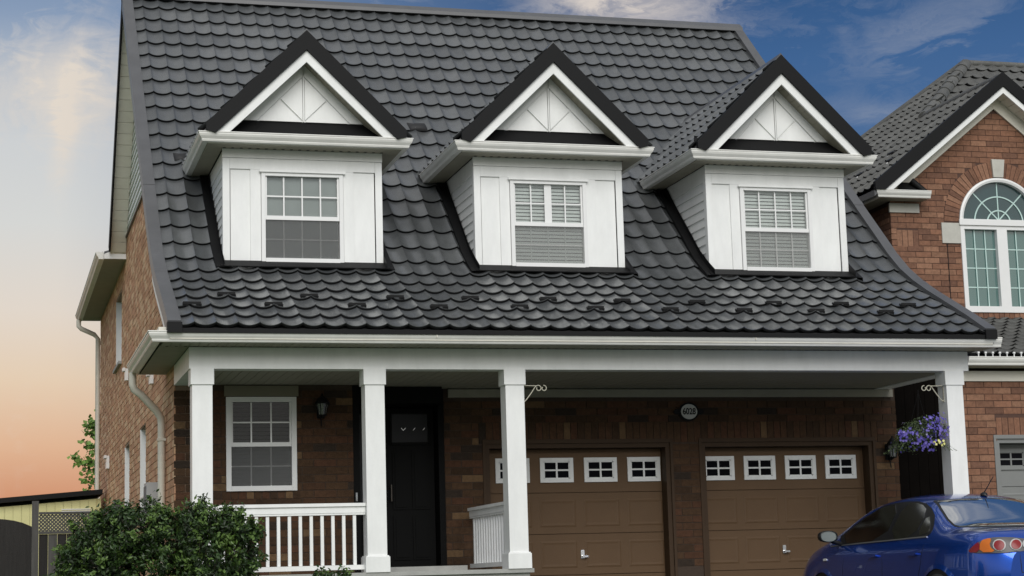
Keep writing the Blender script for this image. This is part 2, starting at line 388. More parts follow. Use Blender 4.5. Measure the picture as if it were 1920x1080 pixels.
# ------------------------------------------------------------------ brick walls
BL, BH, MJ = 0.258, 0.0795, 0.010
CO = BH + MJ
BRICK_CACHE = {}
def brick_mesh(ax, l, h, d, m_):
    key = (ax, round(l, 2), round(h, 3), m_.name)
    if key not in BRICK_CACHE:
        mb = MB(); j = 0.0
        if ax == 0: mb.box(-l/2, l/2, 0, d, 0, h)
        else: mb.box(0, d, -l/2, l/2, 0, h)
        me = bpy.data.meshes.new('brick'); me.from_pydata(mb.v, [], mb.f); me.materials.append(m_); me.update()
        BRICK_CACHE[key] = me
    return BRICK_CACHE[key]
class Budget:
    def __init__(s, n): s.n = n
def lay_bricks(parent, stuffmb, ax, plane, z0, z1, intervals, tones, budget, soldiers=(), phase=0.0, proud=0.008, priority=None, weights=None):
    """courses of running bond on the plane x=plane (ax=1) or y=plane (ax=0), visible face towards the minus side.
    intervals(z) -> list of (u0,u1) where brick is wanted"""
    k = 0; z = z0
    while z + BH*0.6 <= z1:
        h = min(BH, z1 - z)
        off = phase + (0.5*(BL+MJ) if k % 2 else 0.0)
        for (a, b) in intervals(z + h/2):
            i = math.floor((a-off)/(BL+MJ))
            while True:
                u0 = off + i*(BL+MJ); u1 = u0 + BL; i += 1
                if u0 >= b: break
                c0, c1 = max(u0, a), min(u1, b)
                if c1 - c0 < 0.035: continue
                put_brick(parent, stuffmb, ax, plane, c0, c1, z, h, tones, budget, proud, priority, weights)
        z += CO; k += 1
    for (a, b, s0, s1) in soldiers:
        n = max(1, round((b-a)/CO)); st = (b-a)/n
        for i in range(n):
            put_brick(parent, stuffmb, ax, plane, a+i*st+MJ/2, a+(i+1)*st-MJ/2, s0, s1-s0, tones, budget, proud, priority, weights)
def put_brick(parent, smb, ax, plane, c0, c1, z, h, tones, budget, proud, priority, weights):
    t = rnd.choices(range(len(tones)), weights)[0] if weights else rnd.randrange(len(tones))
    pr = proud + rnd.uniform(-0.0025, 0.0025)
    if budget and budget.n > 0 and (priority is None or priority((c0+c1)/2, z)):
        budget.n -= 1
        me = brick_mesh(ax, c1-c0, h, proud+0.012, tones[t])
        o = ((c0+c1)/2, plane-pr, z) if ax == 0 else (plane-pr, (c0+c1)/2, z)
        link_mesh('brick', me, parent, o)
    else:
        if ax == 0: smb.box(c0, c1, plane-pr, plane+0.008, z, z+h, t)
        else: smb.box(plane-pr, plane+0.008, c0, c1, z, z+h, t)
def sub_intervals(full, holes):
    out = [full]
    for (h0, h1) in holes:
        nx = []
        for (a, b) in out:
            if h1 <= a or h0 >= b: nx.append((a, b)); continue
            if h0 > a: nx.append((a, h0))
            if h1 < b: nx.append((h1, b))
        out = nx
    return out

# ------------------------------------------------------------------ gutters
GP = [(0.0, 0.0), (0.066, 0.0), (0.074, 0.018), (0.074, 0.026), (0.098, 0.058), (0.108, 0.082), (0.108, 0.098), (0.116, 0.100), (0.116, 0.110), (0.100, 0.110), (0.100, 0.085), (0.062, 0.012), (0.006, 0.012), (0.006, 0.110), (0.0, 0.110)]
def gutter(name, parent, path, z, m_=None, scale=1.0, label=None):
    """path: back line (x,y); the outside is on the right-hand side of the travel direction"""
    P = [Vector((a, b, 0)) for a, b in path]; mb = MB(); rows = []
    for i, p in enumerate(P):
        ds = []
        if i > 0: ds.append((P[i]-P[i-1]).normalized())
        if i < len(P)-1: ds.append((P[i+1]-P[i]).normalized())
        ns = [Vector((d.y, -d.x, 0)) for d in ds]
        n = sum(ns, Vector()); n.normalize(); k = 1/max(0.3, n.dot(ns[0]))
        rows.append([p + n*(o*k*scale) + Vector((0, 0, z + h*scale)) for o, h in GP])
    mb.grid(rows, 0, False, closed=True)
    mb.face([rows[0][i] for i in (0, 1, 2, 3, 4, 5, 6, 7, 8, 14)][::-1]); mb.face([rows[-1][i] for i in (0, 1, 2, 3, 4, 5, 6, 7, 8, 14)])
    return mb.build(name, m_ or M_GUTTER, parent, label=label)

# ================================================================== MAIN HOUSE
house = thing('brick_house', (4.7, 6.5, 0), 'brick house with three white dormers under a dark scalloped tile roof', 'house')
HB = Budget(300)
W1, W2 = 1.67, 2.1          # living-room wall, garage wall
XL, XR = 0.0, 9.3
SIDE_BACK = 16.2; SID_Z = 5.91

# --- left side wall, mortar body with recessed openings
side_holes = [(10.40, 11.75, 4.10, 5.25), (5.65, 6.60, 1.30, 2.67), (8.62, 9.60, 1.30, 2.65)]
mb = MB()
def wall_grid(mb, ax, plane, thick, us, zs, holes, topf=None):
    for a, b in zip(us, us[1:]):
        for c, d in zip(zs, zs[1:]):
            um, zm = (a+b)/2, (c+d)/2
            if any(h[0] < um < h[1] and h[2] < zm < h[3] for h in holes): continue
            if ax == 1: mb.box(plane, plane+thick, a, b, c, d)
            else: mb.box(a, b, plane, plane+thick, c, d)
us = sorted({W1, SIDE_BACK, 3.3, 4.3, *[h[i] for h in side_holes for i in (0, 1)]}); zs = sorted({-0.1, 3.9, SID_Z, *[h[i] for h in side_holes for i in (2, 3)]})
wall_grid(mb, 1, XL+0.008, 0.25, [u for u in us if u >= 4.3], zs, side_holes)
mb.prism([(XL+0.008, W1+0.02, -0.1), (XL+0.008, 4.3, -0.1), (XL+0.008, 4.3, SID_Z), (XL+0.008, 3.55, SID_Z), (XL+0.008, W1+0.02, prof(W1)-0.12)], (0.25, 0, 0))
side_wall = mb.build('side_wall', M_MORT_L, house)
mb = MB()
def side_iv(z):
    y0 = W1
    if z > prof(W1)-0.15:
        lo, hi = W1, 6.0
        while prof(lo)-0.15 < z and lo < hi: lo += 0.02
        y0 = lo
    return sub_intervals((y0, SIDE_BACK), [(h[0], h[1]) for h in side_holes if h[2] < z < h[3]])
lay_bricks(side_wall, mb, 1, XL+0.008, 0.45, SID_Z, side_iv, B_SIDE, None, soldiers=[(h[0], h[1], h[2]-0.10, h[2]-0.005) for h in side_holes], proud=0.008)
mb.build('brick', B_SIDE, side_wall, kind='stuff')
for i, h in enumerate(side_holes):
    w = MB(); a, b, c, d = h
    w.box(0.10, 0.16, a, a+0.07, c, d); w.box(0.10, 0.16, b-0.07, b, c, d); w.box(0.10, 0.16, a+0.07, b-0.07, c, c+0.07); w.box(0.10, 0.16, a+0.07, b-0.07, d-0.07, d)
    w.box(0.11, 0.15, a+0.07, b-0.07, (c+d)/2-0.02, (c+d)/2+0.02)
    fr = w.build('window', M_WHITE2, house)
    boxpart('pane', M_GLASSD, fr, 0.13, 0.136, a+0.07, b-0.07, c+0.07, d-0.07)
    boxpart('window_sill', M_CONC if i == 0 else M_WHITE2, fr, -0.05, 0.10, a-0.05, b+0.05, c-0.05, c-0.004)
    # the white reveal of the far jamb
    boxpart('jamb', M_WHITE2, fr, 0.001, 0.10, b-0.018, b-0.002, c, d)
# vents and services on the side wall
for (y, z0, z1, w) in ((8.95, 3.62, 3.80, 0.16), (4.48, 3.08, 3.22, 0.16), (13.5, 2.58, 2.80, 0.30)):
    v = MB(); v.box(-0.05, -0.002, y-w/2, y+w/2, z0, z1); v.box(-0.085, -0.051, y-w/2-0.015, y+w/2+0.015, z1-0.04, z1+0.01)
    v.build('wall_vent', M_WHITE2, house)
v = MB(); v.box(-0.16, -0.002, 3.5, 3.9, 1.30, 1.76); hb = v.build('meter_box', M_PLASTIC, house)
v = MB()
for k in range(9): v.box(-0.168, -0.1605, 3.54+k*0.038, 3.556+k*0.038, 1.34, 1.72)
v.build('louvre', mat('dark_plastic', (0.15, 0.15, 0.16), 0.5), hb)
v = MB(); v.tube([(-0.08, 4.0, 1.62), (-0.08, 4.9, 1.62), (-0.02, 5.0, 1.62)], 0.055, 10); v.build('vent_pipe', M_WHITE2, house)

# --- gable wall above the brick: one board per lap
mb = MB()
gy = lambda z, s: None
def rear_z(y): return 8.975 - (y-6.65)*1.13
mb.prism([(XL+0.03, 3.62, SID_Z), (XL+0.03, 9.2, SID_Z), (XL+0.03, 6.65, 8.75)], (0.2, 0, 0))
gable = mb.build('gable_wall', M_WHITE, house)
def y_front(z): # Y where the underside of the front slope is at height z
    lo, hi = 0, 6.65
    for _ in range(30):
        m_ = (lo+hi)/2
        if prof(m_)-0.12 > z: hi = m_
        else: lo = m_
    return lo
def y_rear(z): return 6.65 + (8.975-0.14-z)/1.13
z = SID_Z
while z < 8.7:
    zt = min(z+0.115, 8.75)
    q = MB(); x0, x1 = -0.014, 0.006
    a, b, c, d = y_front(z), y_rear(z), y_rear(zt), y_front(zt)
    q.face([(x0, a, z), (x0, b, z), (x1, c, zt), (x1, d, zt)][::-1]); q.face([(x0, a, z), (0.03, a, z), (0.03, b, z), (x0, b, z)][::-1])
    q.build('siding_board', M_WHITE, gable); z += 0.115
boxpart('drip_cap', M_TRIM, gable, -0.03, 0.03, 3.6, 9.3, SID_Z-0.025, SID_Z-0.002)

# --- living room wall and garage wall
win_l = (0.60, 1.40, 1.535, 2.625)
door_r = (2.07, 3.27, 0.60, 2.755)
d1 = (3.78, 6.165); d2 = (6.585, 8.945); GT = 2.09
mb = MB()
wall_grid(mb, 0, W1+0.008, 0.22, [0.262, win_l[0], win_l[1], door_r[0]], [-0.1, win_l[2], win_l[3], 2.98], [win_l])
front_wall = mb.build('front_wall', M_MORT_D, house)
mb = MB()
wall_grid(mb, 0, W2+0.008, 0.18, [3.27, d1[0], d1[1], d2[0], d2[1], 9.30], [-0.1, GT, 2.95], [(d1[0], d1[1], -0.1, GT), (d2[0], d2[1], -0.1, GT)])
garage_wall = mb.build('garage_wall', M_MORT_D, house)
mb = MB(); mb2 = MB()
wts = [4, 3.5, 5, 1.0, 1.3, 3.5]
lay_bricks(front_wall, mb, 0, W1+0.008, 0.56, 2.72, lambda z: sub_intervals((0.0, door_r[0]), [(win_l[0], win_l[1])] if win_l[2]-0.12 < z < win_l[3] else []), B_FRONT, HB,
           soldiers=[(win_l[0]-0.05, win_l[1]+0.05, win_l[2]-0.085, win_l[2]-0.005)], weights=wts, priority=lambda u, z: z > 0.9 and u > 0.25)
gh = [(d1[0], d1[1]), (d2[0], d2[1])]
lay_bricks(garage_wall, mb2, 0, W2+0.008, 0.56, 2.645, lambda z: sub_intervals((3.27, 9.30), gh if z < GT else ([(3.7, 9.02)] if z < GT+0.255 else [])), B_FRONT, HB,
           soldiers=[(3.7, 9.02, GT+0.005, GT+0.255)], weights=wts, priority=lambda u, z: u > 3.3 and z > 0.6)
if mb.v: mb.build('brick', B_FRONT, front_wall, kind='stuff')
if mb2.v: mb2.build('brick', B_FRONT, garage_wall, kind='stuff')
# interior darkness, floor, rear walls
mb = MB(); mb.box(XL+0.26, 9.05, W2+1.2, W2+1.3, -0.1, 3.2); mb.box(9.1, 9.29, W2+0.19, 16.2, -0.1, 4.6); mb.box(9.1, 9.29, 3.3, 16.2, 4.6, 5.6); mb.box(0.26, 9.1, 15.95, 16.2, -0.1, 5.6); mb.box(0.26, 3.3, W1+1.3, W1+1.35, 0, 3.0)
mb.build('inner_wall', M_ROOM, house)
boxpart('foundation', M_CONC, house, 0.0, 3.70, 0.02, W1, -0.3, 0.52)
boxpart('porch_floor', M_CONC, house, -0.03, 3.74, -0.02, 2.14, 0.52, 0.565)
boxpart('door_step', M_CONC, house, 2.22, 3.30, 1.22, 2.0, 0.567, 0.628)
boxpart('frieze_board', M_SOFFIT, house, 3.32, 9.25, W2-0.05, W2-0.004, 2.655, 2.752)
boxpart('frieze_board', MATS['brown_frieze'] if 'brown_frieze' in MATS else mat('brown_frieze', (0.20, 0.18, 0.13), 0.6), house, 0.57, 1.43, W1-0.022, W1-0.004, 2.630, 2.752)

# --- porch ceiling: narrow boards running front to back, grooves between
mb = MB()
x = 0.205
while x < 9.2:
    mb.box(x, min(x+0.094, 9.2), 0.205, W2+0.1, 2.765, 2.785); x += 0.1
mb.box(0.2, 9.2, 0.2, W2+0.1, 2.787, 2.80)
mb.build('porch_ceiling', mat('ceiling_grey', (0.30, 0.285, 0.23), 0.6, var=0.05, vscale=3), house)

# --- beam, columns, railings
mb = MB(); mb.box(0, 9.21, 0, 0.2, 2.755, 2.985); mb.box(0, 0.2, 0.2, W1, 2.755, 2.985); mb.box(9.01, 9.21, 0.2, W2, 2.755, 2.985)
mb.build('porch_beam', M_WHITE, house)
for i, (xc, zb, zf) in enumerate(((0.137, 0.565, 0.565), (1.998, 0.565, 0.565), (3.58, 0.565, 0.565), (9.005, gz(0), gz(0)))):
    c = MB(); h = 0.107
    c.box(xc-h, xc+h, -0.008, 0.206, zf, 2.60)
    col = c.build('column', M_WHITE, house)
    k = MB(); k.box(xc-h-0.016, xc+h+0.016, -0.024, 0.222, 2.585, 2.754); k.build('capital', M_WHITE, col)
    k = MB(); k.box(xc-h-0.026, xc+h+0.026, -0.034, 0.232, zb, zb+0.165 if i < 3 else zb+0.35); k.box(xc-h-0.016, xc+h+0.016, -0.024, 0.222, (zb+0.165 if i < 3 else zb+0.35), (zb+0.178 if i < 3 else zb+0.36)); k.build('base', M_WHITE, col)
def railing(x0, y0, x1, y1, n):
    d = Vector((x1-x0, y1-y0, 0)); L_ = d.length; d.normalize(); s = Vector((-d.y, d.x, 0))
    m_ = MB(); o = Vector((x0, y0, 0))
    m_.obox(o - s*0.055 + Vector((0, 0, 1.275)), d*L_, s*0.11, (0, 0, 0.035))
    m_.obox(o - s*0.035 + Vector((0, 0, 1.205)), d*L_, s*0.07, (0, 0, 0.068))
    m_.obox(o - s*0.03 + Vector((0, 0, 1.185)), d*L_, s*0.06, (0, 0, 0.018))
    m_.obox(o - s*0.04 + Vector((0, 0, 0.60)), d*L_, s*0.08, (0, 0, 0.05))
    rl = m_.build('railing', M_WHITE, house)
    st = L_/(n+1)
    for i in range(n):
        p = o + d*(st*(i+1)); b = MB(); b.obox(p - d*0.017 - s*0.017 + Vector((0, 0, 0.652)), d*0.034, s*0.034, (0, 0, 0.531)); b.build('baluster', M_WHITE, rl)
railing(0.245, 0.10, 1.888, 0.10, 13)
railing(3.55, 0.21, 3.55, 1.93, 14)
railing(0.137, 0.21, 0.137, W1-0.004, 12)

# --- soffit at the porch eave
mb = MB()
x = -0.30
while x < 9.36:
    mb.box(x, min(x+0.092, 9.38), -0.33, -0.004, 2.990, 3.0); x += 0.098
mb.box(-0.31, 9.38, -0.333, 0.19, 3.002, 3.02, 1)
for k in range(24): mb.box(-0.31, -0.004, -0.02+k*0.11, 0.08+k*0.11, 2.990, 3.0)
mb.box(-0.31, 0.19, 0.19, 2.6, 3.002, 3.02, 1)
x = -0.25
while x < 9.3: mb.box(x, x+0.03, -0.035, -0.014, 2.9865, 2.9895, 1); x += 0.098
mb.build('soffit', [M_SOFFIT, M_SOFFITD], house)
# the box that carries the gutter
mb = MB(); mb.box(-0.335, 9.39, -0.350, -0.335, 2.99, 3.15); mb.box(-0.35, -0.335, -0.35, 2.60, 2.99, 3.15); mb.box(-0.334, -0.001, 2.60, 2.64, 2.99, 3.10)
mb.build('fascia', M_CREAM, house)
gutter('gutter', house, [(-0.352, 2.62), (-0.352, -0.352), (9.42, -0.352)], 2.988)
# eave side shelf so nothing is open behind the gutter on the left
mb = MB()
n_ = 12
rows = []
mb.face([(-0.335, -0.33, 3.10), (0.0, -0.33, 3.15), (0.0, 2.6, 3.15), (-0.335, 2.6, 3.10)])
mb.build('eave_flashing', M_BLACK, house)
def downspout(pts, w=0.075, d=0.055, name='downspout'):
    m_ = MB()
    m_.tube(pts, w/2, 8, smooth=True)
    o = m_.build(name, M_CREAM, house)
    for z_ in (1.2, 2.2):
        q = MB(); p = pts[-1]; q.box(p[0]-0.05, p[0]+0.05, p[1]-0.05, p[1]+0.05, z_, z_+0.03); q.build('strap', M_CREAM, o)
downspout([(-0.405, 2.52, 3.0), (-0.405, 2.52, 2.86), (-0.385, 2.53, 2.80), (-0.30, 2.55, 2.74), (-0.12, 2.62, 2.56), (-0.065, 2.65, 2.48), (-0.055, 2.66, 2.40), (-0.055, 2.66, 0.1)], w=0.09)

# --- rear wing eave, gutter and downspout on the left
mb = MB(); mb.box(-0.335, 0.0, 9.45, 16.3, 5.58, 5.60); mb.build('rear_soffit', M_SOFFIT, house)
mb = MB(); mb.box(-0.35, -0.336, 9.45, 16.32, 5.58, 5.70); mb.prism([(-0.335, 9.44, 5.585), (0.0, 9.44, 5.585), (0.0, 9.44, 5.80), (-0.335, 9.44, 5.66)], (0, 0.02, 0)); mb.build('rear_fascia', M_WHITE2, house)
gutter('rear_gutter', house, [(-0.351, 16.35), (-0.351, 9.42)], 5.575)
mb = MB(); mb.prism([(-0.40, 9.5, 5.69), (4.6, 9.5, 7.2), (9.7, 9.5, 5.69), (4.6, 9.5, 5.6)], (0, 6.9, 0)); mb.build('rear_roof', M_TRIM, house)
downspout([(-0.41, 16.1, 5.57), (-0.41, 16.1, 5.45), (-0.36, 16.1, 5.40), (-0.12, 16.15, 5.30), (-0.05, 16.15, 5.22), (-0.05, 16.15, 0.1)], w=0.09, name='rear_downspout')

# --- main roof: deck, tiles, ridge, rake trims
mb = MB()
X0, X1 = -0.25, 9.31
top = [Vector((0, y, z_)) for y, z_ in PF]
up_ = [Vector((X0, p.y, p.z-0.075)) for p in top]; dn_ = [Vector((X0, p.y+0.03, p.z-0.16)) for p in top]
W_ = Vector((X1-X0, 0, 0))
mb.grid([up_, [p+W_ for p in up_]], 0, False); mb.grid([[p+W_ for p in dn_], dn_], 1, False)
for A in (0, 1):
    a = [p+W_*A for p in up_]; b = [p+W_*A for p in dn_]; mb.grid([a, b] if A else [b, a], 0, False)
# rear slope
r_ = [Vector((X0, 6.65, 8.96)), Vector((X0, 9.55, 8.96-2.9*1.13))]; r2 = [Vector((X0, 6.65, 8.82)), Vector((X0, 9.48, 8.82-2.83*1.13))]
mb.grid([[p+W_ for p in r_], r_], 0, False); mb.grid([r2, [p+W_ for p in r2]], 1, False)
mb.face([r_[0], r2[0], r2[1], r_[1]]); mb.face([p+W_ for p in (r_[0], r_[1], r2[1], r2[0])]); mb.face([r_[1], r2[1], r2[1]+W_, r_[1]+W_])
roof = mb.build('roof', [M_TRIM, M_CREAM], house)
# rear rake soffit boards (cream) and dark edge
mb = MB(); d_ = Vector((0, 1, -1.13)).normalized(); n_ = Vector((0, -1.13, -1)).normalized()
L_ = (r2[1]-r2[0]).length; k = 0
while k*0.19 < L_-0.1:
    o = Vector((-0.245, r2[0].y, r2[0].z)) + d_*(k*0.19) + Vector((0, -0.0, -0.006)); mb.obox(o, (0.235, 0, 0), d_*0.182, (0, -0.008, -0.007)); k += 1
mb.build('rake_soffit', M_CREAM, roof)
mb = MB(); mb.prism([Vector((-0.272, 6.55, 9.06)), Vector((-0.272, 9.46, 9.06-2.91*1.13)), Vector((-0.272, 9.30, 8.78-2.75*1.13)), Vector((-0.272, 6.55, 8.80))], (0.026, 0, 0)); mb.build('rear_rake_trim', M_BLACK, roof)

rows_s = [0.0, 0.30, 0.60, 0.94, 1.27, 1.60, 1.93]
s_ = 1.93
while s_ + 0.366 < S[-1] + 0.2: s_ += 0.366; rows_s.append(min(s_, S[-1]))
XT0, XT1 = -0.13, 9.20
DORM = [1.481, 4.495, 7.485]
X_ = Vector((1, 0, 0)); TB = Budget(300); smb = MB()
for r in range(len(rows_s)-1):
    p0, p1 = at_s(rows_s[r]), at_s(rows_s[r+1])
    if (p1-p0).length < 0.05: continue
    d = (p1-p0).normalized(); Nn = Vector((0, -d.z, d.y)); p0 = p0 - nrm_s(rows_s[r])*0.045; p1 = p1 - nrm_s(rows_s[r+1])*0.045
    k = math.floor((XT0-0.006)/PITCH)
    while 0.006 + k*PITCH < XT1:
        xa = 0.006 + k*PITCH; k += 1
        xm = xa + PITCH/2
        # nothing is laid under the body of a dormer
        ym = (p0.y+p1.y)/2
        if ym > 1.60 and any(abs(xm-c) < min(0.80, 0.80 if prof(ym) < 5.5 else (6.5-prof(ym))*1.0) for c in DORM): continue
        ua = max(0.0, (XT0-xa)/PITCH); ub = min(1.0, (XT1-xa)/PITCH)
        mi = (0, 1, 0, 2)[hash((r*7, (k+r*2)//5)) % 4] if rnd.random() < 0.85 else rnd.choice((0, 1, 2))
        a = Vector((xa, p0.y, p0.z)); b = Vector((xa, p1.y, p1.z))
        if TB.n > 0 and ua == 0 and ub == 1: TB.n -= 1; tile_obj(roof, a, b, X_, Nn, M_ROOFT, mi)
        else: tile_into(smb, a, b, X_, Nn, PITCH, ua, ub, mi)
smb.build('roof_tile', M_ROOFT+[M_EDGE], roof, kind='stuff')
def rake_strip(xa, xb, name, lift=0.03, drop=0.13, m_=M_TRIM):
    mb = MB(); ss = [0.0, 0.5, 1.0, 1.5, 1.9, 2.3, 2.7, 3.1, 3.6, 4.6, S[-1]]
    sec = [Vector((xa, 0, 0)), Vector((xb, 0, 0))]
    T, B = [], []
    for s in ss:
        p = at_s(s); n = nrm_s(s); T.append(p + n*lift); B.append(p - n*drop)
    mk = lambda L0, xx: [Vector((xx, p.y, p.z)) for p in L0]
    mb.grid([mk(T, xa), mk(T, xb)], 0, False); mb.grid([mk(B, xb), mk(B, xa)], 0, False)
    mb.grid([mk(B, xa), mk(T, xa)], 0, False); mb.grid([mk(T, xb), mk(B, xb)], 0, False)
    mb.face([mk(T, xa)[0], mk(B, xa)[0], mk(B, xb)[0], mk(T, xb)[0]])
    return mb.build(name, m_, roof)
rake_strip(-0.272, -0.128, 'rake_trim'); rake_strip(9.195, 9.335, 'rake_trim')
# seams in the rake trim
for xs in (-0.200, 9.265):
    for s in (1.75, 3.9):
        p = at_s(s); n = nrm_s(s); d = Vector((0, n.z, -n.y)); mb = MB(); mb.obox(Vector((xs-0.073, p.y, p.z)) + n*0.028, (0.146, 0, 0), d*0.10, n*0.006); mb.build('trim_joint', M_TRIM, roof)
# white fascia under the lower part of the left rake
mb = MB(); pts = [at_s(s) for s in (0.42, 0.7, 1.0, 1.5, 1.9, 2.2)]
mb.grid([[Vector((-0.266, p.y, p.z-0.235)) for p in pts], [Vector((-0.266, p.y, p.z-0.12)) for p in pts]], 0, False)
mb.grid([[Vector((0.0, p.y, p.z-0.235)) for p in pts], [Vector((-0.266, p.y, p.z-0.235)) for p in pts]], 0, False)
mb.build('rake_fascia', M_WHITE, roof)
# ridge cap
mb = MB(); mb.prism([(-0.27, 6.53, 8.90), (-0.27, 6.54, 8.955), (-0.27, 6.65, 9.045), (-0.27, 6.80, 9.00), (-0.27, 6.80, 8.92)], (9.60, 0, 0)); mb.build('ridge_cap', M_TRIM, roof)
# black drip edge at the eave
mb = MB(); mb.box(-0.27, 9.335, -0.475, -0.335, 3.075, 3.125); mb.build('drip_edge', M_BLACK, roof)
mb = MB(); mb.box(-0.275, -0.12, -0.50, -0.40, 3.075, 3.185); mb.build('rake_end_cap', M_BLACK, roof)
mb = MB(); mb.box(9.19, 9.338, -0.50, -0.40, 3.075, 3.185); mb.build('rake_end_cap', M_BLACK, roof)
# snow guards
SG = [(0.04, 0.05), (0.45, 0.39), (0.92, 0.07), (1.36, 0.37), (1.84, 0.08), (2.33, 0.36), (2.76, 0.06), (3.2, 0.37), (3.7, 0.09), (4.12, 0.37), (4.59, 0.07), (5.01, 0.35), (5.49, 0.06), (5.93, 0.34), (6.4, 0.06), (6.9, 0.34), (7.32, 0.07), (7.77, 0.34), (8.21, 0.06), (8.65, 0.33)]
for (xs, ysg) in SG:
    p = Vector((xs, ysg, prof(ysg))); n = Vector((0, -0.44, 0.898)); d = Vector((0, 0.898, 0.44)); mb = MB()
    a = p + n*0.012
    mb.obox(a + Vector((-0.10, 0, 0)), (0.19, 0, 0), d*0.012, n*0.027)
    mb.obox(a + Vector((-0.10, 0, 0)) - n*0.02, (0.055, 0, 0), d*0.06, n*0.022); mb.obox(a + Vector((0.045, 0, 0)) - n*0.02, (0.055, 0, 0), d*0.06, n*0.022)
    mb.prism([a+Vector((-0.1, 0, 0)), a+Vector((-0.03, 0, 0)), a+Vector((-0.1, 0, 0))-n*0.03], d*0.02); mb.prism([a+Vector((0.1, 0, 0)), a+Vector((0.1, 0, 0))-n*0.03, a+Vector((0.03, 0, 0))], d*0.02)
    mb.build('snow_guard', mat('dull_dark_metal', (0.026, 0.026, 0.027), 0.6, spec=0.3), roof)

for (vx, vy, vz, w_) in ((3.474, 4.0, 6.44, 0.13), (0.235, 3.26, 5.74, 0.08)):
    n_ = Vector((0, -0.69, 0.724)); u_ = Vector((0, 0.724, 0.69)); o_ = Vector((vx, vy, vz)); q = MB(); rows = []
    for (t, h) in ((0, 0.0), (0.0, 0.05), (0.10, 0.06), (0.22, 0.0)):
        rows.append([o_ + Vector((w_*cos(pi*k/8), 0, 0)) + u_*t + n_*(h*sin(pi*k/8)+0.004) for k in range(9)])
    q.grid(rows, 0, True); q.build('roof_vent', MATS['dull_dark_metal'], roof)
# gutter hangers: rivet heads and seams along the porch gutter
for k in range(16):
    x = 0.25+k*0.6; q = MB(); q.box(x-0.006, x+0.006, -0.462, -0.455, 3.088, 3.099); q.build('gutter_rivet', M_TRIM, house)
for x in (2.6, 6.3):
    q = MB(); q.box(x-0.004, x+0.004, -0.4685, -0.455, 3.045, 3.10); q.build('gutter_seam', M_CREAM, house)

# ------------------------------------------------------------------ double-hung windows
def dh_window(parent, xc, y, z0, z1, hw, cols, blinds, casing=0.05, m_frame=M_WHITE2, style='full', m_glass=None, m_screen=None):
    """glass area xc±hw, z0..z1; y = wall face.  Frame with sashes, panes, muntins, screen and blind"""
    zm = (z0+z1)/2 - 0.005; m_glass = m_glass or M_GLASS
    f = MB(); yo = y-0.022
    for (a, b, c, d) in ((-hw-casing, -hw-0.004, z0-casing, z1+casing), (hw+0.004, hw+casing, z0-casing, z1+casing)):
        f.box(xc+a, xc+b, yo, y+0.07, c, d)
    f.box(xc-hw-0.003, xc+hw+0.003, yo, y+0.07, z1+0.004, z1+casing); f.box(xc-hw-0.003, xc+hw+0.003, yo-0.012, y+0.07, z0-casing, z0-0.004)
    f.box(xc-hw-0.003, xc+hw+0.003, y-0.004, y+0.05, zm-0.026, zm+0.022)
    # upper sash stiles
    f.box(xc-hw-0.003, xc-hw+0.018, y+0.004, y+0.04, zm+0.022, z1+0.003); f.box(xc+hw-0.018, xc+hw+0.003, y+0.004, y+0.04, zm+0.022, z1+0.003)
    win = f.build('window', m_frame, parent)
    boxpart('pane', m_glass, win, xc-hw+0.018, xc+hw-0.018, y+0.024, y+0.028, zm+0.022, z1+0.002)
    boxpart('pane', m_glass, win, xc-hw, xc+hw, y+0.044, y+0.048, z0-0.002, zm-0.026)
    def mun(a, b, c, d, yy, m_): boxpart('muntin', m_, win, a, b, yy, yy+0.008, c, d)
    zmid = (zm+0.022+z1)/2; zl = (z0+zm-0.026)/2
    ncol = cols
    for i in range(1, ncol):
        xx = xc-hw + 2*hw*i/ncol
        w_ = 0.0085 if not (style == 'mid' and i == ncol//2) else 0.045
        mun(xx-w_, xx+w_, zm+0.023, z1, y+0.012, m_frame)
        if style != 'mid': mun(xx-0.008, xx+0.008, z0, zm-0.027, y+0.034, M_WHITE)
        else: mun(xx-0.006, xx+0.006, z0, zm-0.027, y+0.050, M_WHITE)
    if style == 'mid':
        for s in (-1, 1):
            a, b = sorted((xc+s*(hw-0.018), xc+s*0.046)); mun(a, b, zmid-0.0085, zmid+0.0085, y+0.0125, m_frame)
    else: mun(xc-hw+0.019, xc+hw-0.019, zmid-0.0085, zmid+0.0085, y+0.0125, m_frame)
    mun(xc-hw, xc+hw, zl-0.007, zl+0.007, y+0.0335, M_WHITE)
    q = MB(); q.box(xc-hw+0.004, xc+hw-0.004, y+0.006, y+0.008, z0+0.004, zm-0.028); q.build('insect_screen', m_screen or M_SCREEN, win)
    # blind behind the glass
    if blinds == 3: boxpart('window_shade', M_SHADE, win, xc-hw, xc+hw, y+0.056, y+0.060, z0, z1)
    elif blinds:
        zz = z0+0.01
        m_ = M_BLIND if blinds == 1 else M_BLINDD
        while zz < z1-0.01:
            q = MB(); q.obox((xc-hw, y+0.058, zz), (2*hw, 0, 0), (0, 0.016, 0.036), (0, 0.003, -0.0015)); q.build('blind_slat', m_, win); zz += 0.0445
    boxpart('room_backing', M_ROOM, win, xc-hw-0.05, xc+hw+0.05, y+0.20, y+0.21, z0-0.05, z1+0.05)
    return win

